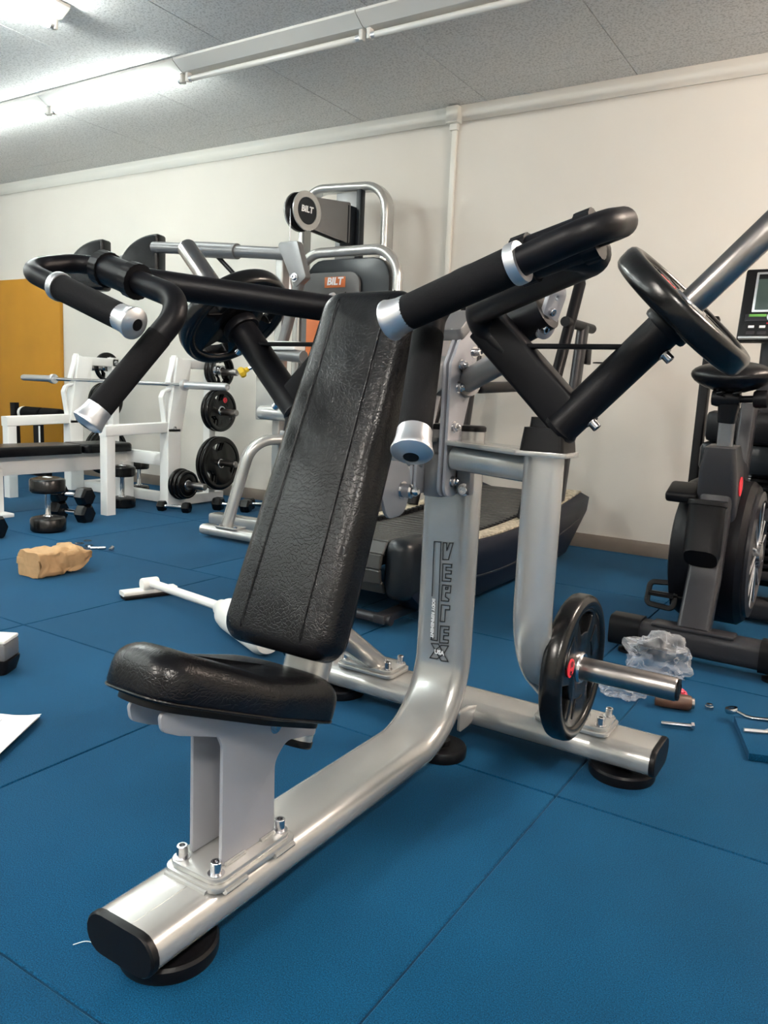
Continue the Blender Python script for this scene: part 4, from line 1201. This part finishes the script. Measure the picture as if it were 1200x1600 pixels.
# barbell
bar = thing('barbell', 'empty steel barbell resting on the hooks of the white bench rack', 'barbell', (-4.82, 3.885, 0.867))
YBb, ZBb = 3.885, 0.871
part('shaft', tube([V(-5.60, YBb, ZBb), V(-4.07, YBb, ZBb)], 0.014, 14), 'chrome', bar)
for s, xo in ((-1, -5.47), (1, -4.04)):
    xo = -5.53 if s < 0 else -4.11
    part('sleeve', lathe([(0, 0), (0.036, 0.0), (0.038, 0.004), (0.038, 0.030), (0.026, 0.034), (0.025, 0.40), (0.022, 0.415), (0.015, 0.415), (0.015, 0.405), (0, 0.405)], (xo + (0.11 if s > 0 else -0.09) * 0, YBb, ZBb), (s, 0, 0), 20), 'alu', bar)
# stored plates
GS = 'plates stored on the white rack'
for k, (sd, z_, R_, n_, lb) in enumerate((
        (1, 0.985, 0.125, 2, 'top peg of the white rack, right side'), (1, 0.695, 0.155, 2, 'middle peg of the white rack, right side'), (1, 0.305, 0.200, 2, 'lowest rear peg of the white rack, right side'),
        (-1, 0.985, 0.117, 1, 'top peg of the white rack, left side'), (-1, 0.710, 0.150, 2, 'middle peg of the white rack, left side'), (-1, 0.30, 0.195, 2, 'lowest peg of the white rack, left side'))):
    for q in range(n_):
        nm = '' if n_ == 1 else ('inner ' if q == 0 else 'outer ')
        p = weight_plate(R_, 0.036, '%sblack rubber weight plate on the %s' % (nm, lb), GS, detail=(q == n_ - 1 and k == 1), badge_ang=-0.6)
        place_plate(p, (XU[1 if sd > 0 else 0] + sd * (0.075 + q * 0.040), YR, z_), (sd, 0, 0), (0, -0.25, 1))
for q, R_ in enumerate((0.112, 0.105, 0.098)):
    p = weight_plate(R_, 0.030, ['innermost', 'middle', 'outermost'][q] + ' of the three small black plates on the low front peg of the white rack', GS, holes=False, detail=False)
    place_plate(p, (-4.165 + 0.033 * q, 3.92, 0.175), (1, 0, 0))

# ------------------------------------------------------------------ roller bench in front of the yellow board
rb = thing('roller_bench', 'black roller bench frame with two foam rollers before the yellow board', 'bench', (-6.45, 4.3, 0))
post((-6.70, 4.30, 0.0), (-6.72, 4.30, 0.64), 0.07, 0.05, 'black', 'frame_post', rb)
post((-6.36, 4.30, 0.0), (-6.37, 4.30, 0.52), 0.09, 0.05, 'black', 'frame_post', rb)
part('frame_label', box((-6.315, 4.272, 0.30), (0.022, 0.003, 0.30)), 'white_ink', rb)
part('base_bar', box((-6.5, 4.30, 0.03), (0.55, 0.06, 0.05), 0.005), 'black', rb)
for x_ in (-6.44, -6.17):
    part('foam_roller', lathe([(0, -0.125), (0.05, -0.125), (0.058, -0.115), (0.058, 0.115), (0.05, 0.125), (0, 0.125)], (x_, 4.30, 0.555), (1, 0, 0), 20), 'foam', rb)
part('roller_end', lathe([(0, 0), (0.055, 0.0), (0.058, 0.01), (0.055, 0.03), (0, 0.03)], (-6.57, 4.30, 0.555), (-1, 0, 0), 20), 'white_plastic', rb)
part('roller_axle', tube([V(-6.70, 4.30, 0.555), V(-6.05, 4.30, 0.555)], 0.015, 10), 'black', rb)

# ------------------------------------------------------------------ dumbbells
def round_dumbbell(R, H, L, label, loc, yawz=0.0):
    """standing on one head"""
    t = thing('round_dumbbell', label, 'dumbbell', loc, (0, 0, yawz), 'dumbbells on the floor')
    for k, z0 in enumerate((0, L - H)):
        hd = part('head', lathe([(0, 0), (R * 0.90, 0), (R, H * 0.12), (R, H * 0.80), (R * 0.94, H * 0.90), (R * 0.62, H), (R * 0.58, H * 0.985), (0, H * 0.985)], (0, 0, z0), n=36), 'plate', t, world=False)
        if k == 1:
            part('head_mark', box((0, 0, L), (R * 0.55, R * 0.26, 0.002)), 'white_ink', hd, world=False)
    part('handle', lathe([(0.017, H), (0.017, H + 0.012), (0.014, H + 0.02), (0.0165, L / 2), (0.014, L - H - 0.02), (0.017, L - H - 0.01), (0.017, L - H)], n=20), 'chrome', t, world=False)
    part('handle_collar', lathe([(0.014, H), (0.028, H), (0.026, H + 0.006), (0.014, H + 0.008)], n=20), 'chrome', t, world=False)
    return t
round_dumbbell(0.098, 0.088, 0.315, 'large black round-head dumbbell standing upright near the brown paper bag', (-4.03, 2.77, 0))
round_dumbbell(0.090, 0.075, 0.295, 'medium black round-head dumbbell standing upright right of the front rack post', (-4.47, 3.66, 0))
round_dumbbell(0.078, 0.07, 0.27, 'small black round-head dumbbell standing upright behind the bench, near the baseboard', (-4.93, 4.20, 0))
def hex_dumbbell(R, H, L, label, loc, yawz):
    t = thing('hex_dumbbell', label, 'dumbbell', loc, (0, 0, yawz), 'hex dumbbells on the floor')
    for s in (-1, 1):
        bm = lathe([(0, -H / 2), (R * 0.80, -H / 2), (R, -H * 0.32), (R, H * 0.32), (R * 0.80, H / 2), (0, H / 2)], (s * (L - H) / 2, 0, R * 0.866), (1, 0, 0), 6)
        bmesh.ops.rotate(bm, cent=(0, 0, R * 0.866), matrix=Matrix.Rotation(PI / 6, 3, 'X'), verts=bm.verts)
        part('head', bm, 'plate', t, world=False, smooth=20)
    part('handle', lathe([(0.016, -L / 2 + H), (0.0135, -L / 2 + H + 0.01), (0.017, 0), (0.0135, L / 2 - H - 0.01), (0.016, L / 2 - H)], (0, 0, R * 0.866), (1, 0, 0), 18), 'chrome', t, world=False)
    return t
hex_dumbbell(0.062, 0.085, 0.30, 'lower hex dumbbell of the two stacked behind the large upright dumbbell', (-4.24, 3.08, 0), 0.15)
hex_dumbbell(0.062, 0.085, 0.30, 'upper hex dumbbell of the two stacked behind the large upright dumbbell', (-4.24, 3.08, 0.1085), 0.15)
hex_dumbbell(0.040, 0.055, 0.24, 'small hex dumbbell lying in front of the right rack upright', (-4.08, 3.78, 0), 0.35)
hex_dumbbell(0.052, 0.07, 0.28, 'hex dumbbell lying between the silver leg and the backrest', (-3.84, 4.10, 0), 0.35)
hex_dumbbell(0.048, 0.07, 0.26, 'second hex dumbbell by the wall, just behind the first one', (-3.72, 4.27, 0), 0.25)
hex_dumbbell(0.070, 0.095, 0.32, 'black hex dumbbell cut off by the left edge of the picture', (-4.14, 2.41, 0), 0.25)

# ------------------------------------------------------------------ small things on the floor
# paper bag
bg = thing('paper_bag', 'crumpled brown paper bag lying on the floor', 'paper bag', (-3.13, 2.19, 0), (0, 0, math.radians(90)))
bm = bmesh.new()
nx, nr = 30, 40
from mathutils import noise as mnoise
rings = []
for i in range(nx):
    u = i / (nx - 1)
    L = -0.14 + 0.27 * u
    e = max(0, (u - 0.55) / 0.45)
    hz = 0.060 * (1 - 0.62 * e ** 1.5)
    hy = 0.078 + 0.014 * u + 0.010 * e
    lift = 0.055 * e ** 1.3
    ring = []
    for k in range(nr):
        a = 2 * PI * k / nr
        ca, sa = math.cos(a), math.sin(a)
        yy = hy * math.copysign(abs(ca) ** 0.35, ca)
        zz = hz * math.copysign(abs(sa) ** 0.35, sa)
        p = V(L, yy, hz + zz)
        am = 0.006 + 0.012 * u
        n = am * (1.6 * mnoise.noise(p * 16) - 1.4 * abs(mnoise.noise(p * 30 + V(3, 1, 7))))
        d = V(0.25 * mnoise.noise(p * 20 + V(9, 0, 0)) * 0.1, ca, sa)
        p = p + V(d.x, ca * n, sa * n) + V(0.012 * mnoise.noise(p * 12) * e, 0, lift)
        ring.append(bm.verts.new(V(p.x, p.y, max(p.z, 0.001))))
    rings.append(ring)
for a, b in zip(rings[:-1], rings[1:]):
    for k in range(nr):
        bm.faces.new((a[k], a[(k + 1) % nr], b[(k + 1) % nr], b[k]))
bm.faces.new(rings[0][::-1])
bm.faces.new(rings[-1])
bmesh.ops.recalc_face_normals(bm, faces=bm.faces[:])
part('bag_body', bm, 'kraft', bg, world=False, smooth=28)
fold = flat([[(-0.002, -0.085), (0.03, -0.08), (0.03, 0.08), (-0.002, 0.085)]], 0.004, 0.001, axes((-0.143, 0, 0.055), (0, 0, 1), (0, 1, 0)))
part('bag_fold', fold, 'kraft', bg, world=False)
# hardware
def small_bolt(x, y, L, ang, label, r=0.006):
    t = thing('loose_bolt', label, 'bolt', (x, y, r * 1.75), (0, 0, ang), 'loose hardware on the floor')
    part('shank', lathe([(0, 0), (r, 0), (r, L), (r * 0.8, L + 0.002), (0, L + 0.002)], (0, 0, 0), (1, 0, 0), 12), 'zinc', t, world=False)
    part('hex_head', lathe([(0, -r * 1.3), (r * 1.75, -r * 1.3), (r * 1.75, 0), (0, 0)], (0, 0, 0), (1, 0, 0), 6), 'zinc', t, world=False, smooth=20)
    return t
def washer(x, y, r, label):
    single('washer', lathe([(r * 0.5, 0.0005), (r, 0.0005), (r, 0.004), (r * 0.5, 0.004), (r * 0.5, 0.0005)], (x, y, 0), n=20), 'zinc', label, 'washer', (x, y, 0), 'loose washers by the paper bag')
washer(-3.60, 2.66, 0.024, 'leftmost steel washer on the floor behind the paper bag')
washer(-3.63, 2.735, 0.022, 'farthest steel washer on the floor behind the paper bag')
washer(-3.52, 2.66, 0.020, 'rightmost steel washer on the floor behind the paper bag')
washer(-3.47, 2.60, 0.020, 'nearest steel washer, beside the mouth of the paper bag')
small_bolt(-3.41, 2.585, 0.075, 0.9, 'long loose bolt in the floor hardware behind the paper bag', 0.008)
small_bolt(-3.335, 2.66, 0.035, -0.9, 'short loose bolt right of the other hardware behind the bag', 0.008)
small_bolt(-0.352, 2.214, 0.078, PI + 0.42, 'long hex bolt lying alone on the floor near the press foot', 0.0062)
single('lock_nut', lathe([(0, 0), (0.0125, 0), (0.0125, 0.010), (0.010, 0.012), (0.0095, 0.017), (0.006, 0.018), (0.006, 0.006), (0, 0.006)], (-0.338, 2.405, 0), n=6), 'zinc', 'small lock nut standing on the floor right of the plastic bag', 'nut', (-0.338, 2.405, 0), smooth=20)
# stick vacuum
vc = thing('stick_vacuum', 'white stick vacuum cleaner lying on the floor behind the backrest', 'vacuum cleaner', (-2.1, 2.15, 0))
d0 = V(-2.555, 2.085, 0); d1 = V(-2.475, 2.30, 0)
part('nozzle', sweep(bmesh.new(), [d0 + V(0, 0, 0.022), d1 + V(0, 0, 0.022)], rrect(0.060, 0.020, 0.008), side=(0, 0, 1) if False else (d1 - d0).cross(V(0, 0, 1)).normalized()), 'white_plastic', vc)
part('nozzle_brush', sweep(bmesh.new(), [d0 + V(0.012, -0.004, 0.008), d1 + V(0.012, -0.004, 0.008)], rrect(0.058, 0.014, 0.003), side=(d1 - d0).cross(V(0, 0, 1)).normalized()), 'black_plastic', vc)
part('swivel', lathe([(0, -0.035), (0.026, -0.035), (0.028, -0.03), (0.028, 0.03), (0.026, 0.035), (0, 0.035)], (d0 + d1) / 2 + V(0.005, 0, 0.050), (d1 - d0), 18), 'white_plastic', vc)
part('wand', tube([(d0 + d1) / 2 + V(0.015, 0, 0.055), V(-2.03, 2.11, 0.060)], 0.0175, 18), 'white_plastic', vc)
vb = part('motor_body', lathe([(0, 0), (0.026, 0), (0.032, 0.01), (0.034, 0.045), (0.055, 0.085), (0.060, 0.13), (0.060, 0.40), (0.045, 0.44), (0, 0.45)], (-2.02, 2.10, 0.062), (0.9, -0.42, 0.0), 28), 'white_plastic', vc)
# plastic bag with a wooden mallet handle and a pink tag
pbg = thing('plastic_bag', 'crumpled clear plastic bag on the floor beside the storage peg', 'plastic bag', (-0.52, 2.47, 0))
def crumple(cx, cy, rx, ry, rz, seed, rot=0.0, freq=1.0):
    bm = bmesh.new()
    bmesh.ops.create_icosphere(bm, subdivisions=4, radius=1)
    from mathutils import noise
    for v in bm.verts:
        p = v.co.copy()
        n1 = noise.noise(p * 1.7 * freq + V(seed, 0, 0))
        n2 = abs(noise.noise(p * 3.6 * freq + V(0, seed, 0)))
        n3 = abs(noise.noise(p * 8 * freq + V(0, 0, seed)))
        k = 1 + 0.35 * n1 - 0.45 * n2 - 0.22 * n3
        q = V(p.x * rx * k, p.y * ry * k, (p.z * rz * k))
        q = Matrix.Rotation(rot, 3, 'Z') @ q
        v.co = V(cx + q.x, cy + q.y, max(rz * 0.72 + q.z, 0.002))
    return bm
part('bag_film', crumple(-0.545, 2.60, 0.125, 0.10, 0.085, 3.1, 0.3), 'plastic_bag', pbg, smooth=60)
part('bag_film', crumple(-0.575, 2.335, 0.085, 0.060, 0.045, 8.7, 0.1, 1.4), 'plastic_bag', pbg, smooth=60)
ml = thing('wooden_handle', 'short dark wooden tool handle with metal end beside the plastic bag', 'tool handle', (-0.435, 2.335, 0.025), (0, 0, 0.30))
part('shaft', lathe([(0, -0.045), (0.019, -0.043), (0.022, -0.02), (0.023, 0.05), (0.019, 0.058), (0, 0.058)], (0, 0, 0), (1, 0, 0), 20), 'wood', ml, world=False)
part('metal_end', lathe([(0, 0.058), (0.016, 0.058), (0.015, 0.066), (0, 0.067)], (0, 0, 0), (1, 0, 0), 18), 'steel', ml, world=False)
single('pink_toggle', crumple(-0.432, 2.455, 0.024, 0.016, 0.016, 1.3), 'pink', 'small pink toggle lying by the plastic bag', 'toggle', (-0.432, 2.455, 0))
# rubber offcut with spanner and hex key
oc = [(-0.262, 2.345), (-0.190, 2.105), (0.10, 2.21), (0.04, 2.45)]
single('rubber_offcut', flat([oc], 0.020, 0.0015, Matrix.Translation((0, 0, 0.011))), 'rubber', 'blue rubber tile offcut holding the tools at the right edge', 'rubber mat', (-0.1, 2.27, 0))
sp_ = thing('ring_spanner', 'chrome ring spanner lying across the blue offcut', 'spanner', (-0.13, 2.36, 0.021))
part('ring', lathe([(0.010, -0.006), (0.0165, -0.006), (0.0185, 0), (0.0165, 0.008), (0.010, 0.008), (0.010, -0.006)], (-0.270, 2.352, 0.032), (-0.25, 0.0, 1), 24), 'chrome', sp_)
part('shaft', sweep(bmesh.new(), [V(-0.256, 2.350, 0.033), V(-0.232, 2.346, 0.027), V(-0.215, 2.347, 0.026), V(0.0, 2.425, 0.030)], rrect(0.013, 0.007, 0.003), side=(0.3, -0.95, 0)), 'chrome', sp_)
hk = thing('hex_key', 'bent steel hex key on the blue offcut', 'hex key', (-0.17, 2.25, 0.021))
part('shaft', sweep(bmesh.new(), fillet([V(-0.222, 2.238, 0.027), V(-0.172, 2.262, 0.027), V(-0.140, 2.325, 0.030)], 0.010, 5), circ(0.0055, 6)), 'alu', hk)
single('socket_nut', lathe([(0.008, 0), (0.014, 0), (0.014, 0.014), (0.008, 0.014), (0.008, 0)], (-0.142, 2.335, 0.040), n=6), 'chrome', 'small chrome socket resting on the hex key', 'socket', (-0.142, 2.335, 0.040), smooth=20)
# left edge: paper sheets and box
for k, (dx, z_, rz_) in enumerate(((0.0, 0.002, 0.0), (0.012, 0.006, 0.03))):
    bm = bmesh.new()
    N = 14
    g = {}
    P00, P10, P01 = V(-1.775 + dx, 1.185 - dx * 0.4, 0), V(-1.60 + dx, 0.90, 0), V(-2.02 + dx, 1.07, 0)
    for i in range(N + 1):
        for j in range(N + 1):
            u, v = i / N, j / N
            p = P00 + (P10 - P00) * u + (P01 - P00) * v
            z = z_ + 0.018 * max(0, 0.28 - v) * (1 - 0.6 * u) * (1 + k * 0.6) + 0.03 * max(0, 0.12 - v) ** 1.0 * (k == 1)
            for th_ in (0, 1):
                g[i, j, th_] = bm.verts.new((p.x, p.y, z + th_ * 0.0012))
    for i in range(N):
        for j in range(N):
            bm.faces.new((g[i, j, 1], g[i + 1, j, 1], g[i + 1, j + 1, 1], g[i, j + 1, 1]))
            bm.faces.new((g[i, j, 0], g[i, j + 1, 0], g[i + 1, j + 1, 0], g[i + 1, j, 0]))
    for i in range(N):
        for a, b in (((i, 0), (i + 1, 0)), ((i + 1, N), (i, N)), ((0, i + 1), (0, i)), ((N, i), (N, i + 1))):
            bm.faces.new((g[a[0], a[1], 0], g[b[0], b[1], 0], g[b[0], b[1], 1], g[a[0], a[1], 1]))
    bmesh.ops.recalc_face_normals(bm, faces=bm.faces[:])
    sh = single('paper_sheet', bm, 'paper', ['lower white paper sheet on the floor at the left edge', 'upper printed paper sheet with curled edge at the left edge'][k], 'paper', (-1.80, 1.04, 0), 'paper sheets at the left edge')
    if k == 1:
        for q in range(6):
            v = 0.35 + 0.09 * q
            a = P00 + (P10 - P00) * 0.10 + (P01 - P00) * v
            b = P00 + (P10 - P00) * 0.80 + (P01 - P00) * v
            c_ = (a + b) / 2
            d_ = b - a
            part('printed_line', box((c_.x, c_.y, z_ + 0.0014), (d_.length, 0.0015, 0.0004), rot=Matrix.Rotation(math.atan2(d_.y, d_.x), 3, 'Z')), 'ink_grey', sh)
bxg = thing('tool_box', 'small grey box with white lid and black base at the left edge', 'box', (-2.20, 1.30, 0), (0, 0, 0.55))
part('base', sweep(bmesh.new(), [V(0, 0, 0.002), V(0, 0, 0.035), V(0, 0, 0.045)], rrect(0.16, 0.10, 0.02), side=(1, 0, 0), scale=[0.88, 1, 1.0]), 'black_plastic', bxg, world=False)
part('body', box((0, 0, 0.072), (0.15, 0.092, 0.055), 0.008), 'silver_dark', bxg, world=False)
part('lid', box((0, 0, 0.104), (0.148, 0.09, 0.012), 0.005), 'white_plastic', bxg, world=False)
# chrome loop of a machine handle at the left edge
ch = thing('loop_handle_stand', 'silver tubular loop of a stand cut off by the left edge', 'stand', (-4.55, 2.45, 0))
lp = fillet([V(-4.60, 2.30, 0.37), V(-4.36, 2.56, 0.355), V(-4.37, 2.60, 0.455), V(-4.62, 2.36, 0.49)], 0.05, 8, closed=True)
part('loop', sweep(bmesh.new(), lp + [lp[0]], circ(0.017, 14)), 'alu', ch)
part('stem', tube([V(-4.62, 2.33, 0.0), V(-4.61, 2.32, 0.44)], 0.02, 14), 'alu', ch)
part('stand_base', lathe([(0, 0), (0.16, 0), (0.16, 0.012), (0.02, 0.03), (0, 0.03)], (-4.62, 2.33, 0), n=30), 'gunmetal', ch)

tp_ = [V(-0.985, 0.705, 0.0015), V(-0.975, 0.722, 0.003), V(-0.955, 0.728, 0.0015), V(-0.940, 0.742, 0.003)]
single('loose_thread', sweep(bmesh.new(), fillet(tp_, 0.02, 5), circ(0.0007, 5)), 'white_plastic', 'thin white thread on the floor beside the front rubber foot', 'thread', (-0.96, 0.72, 0))
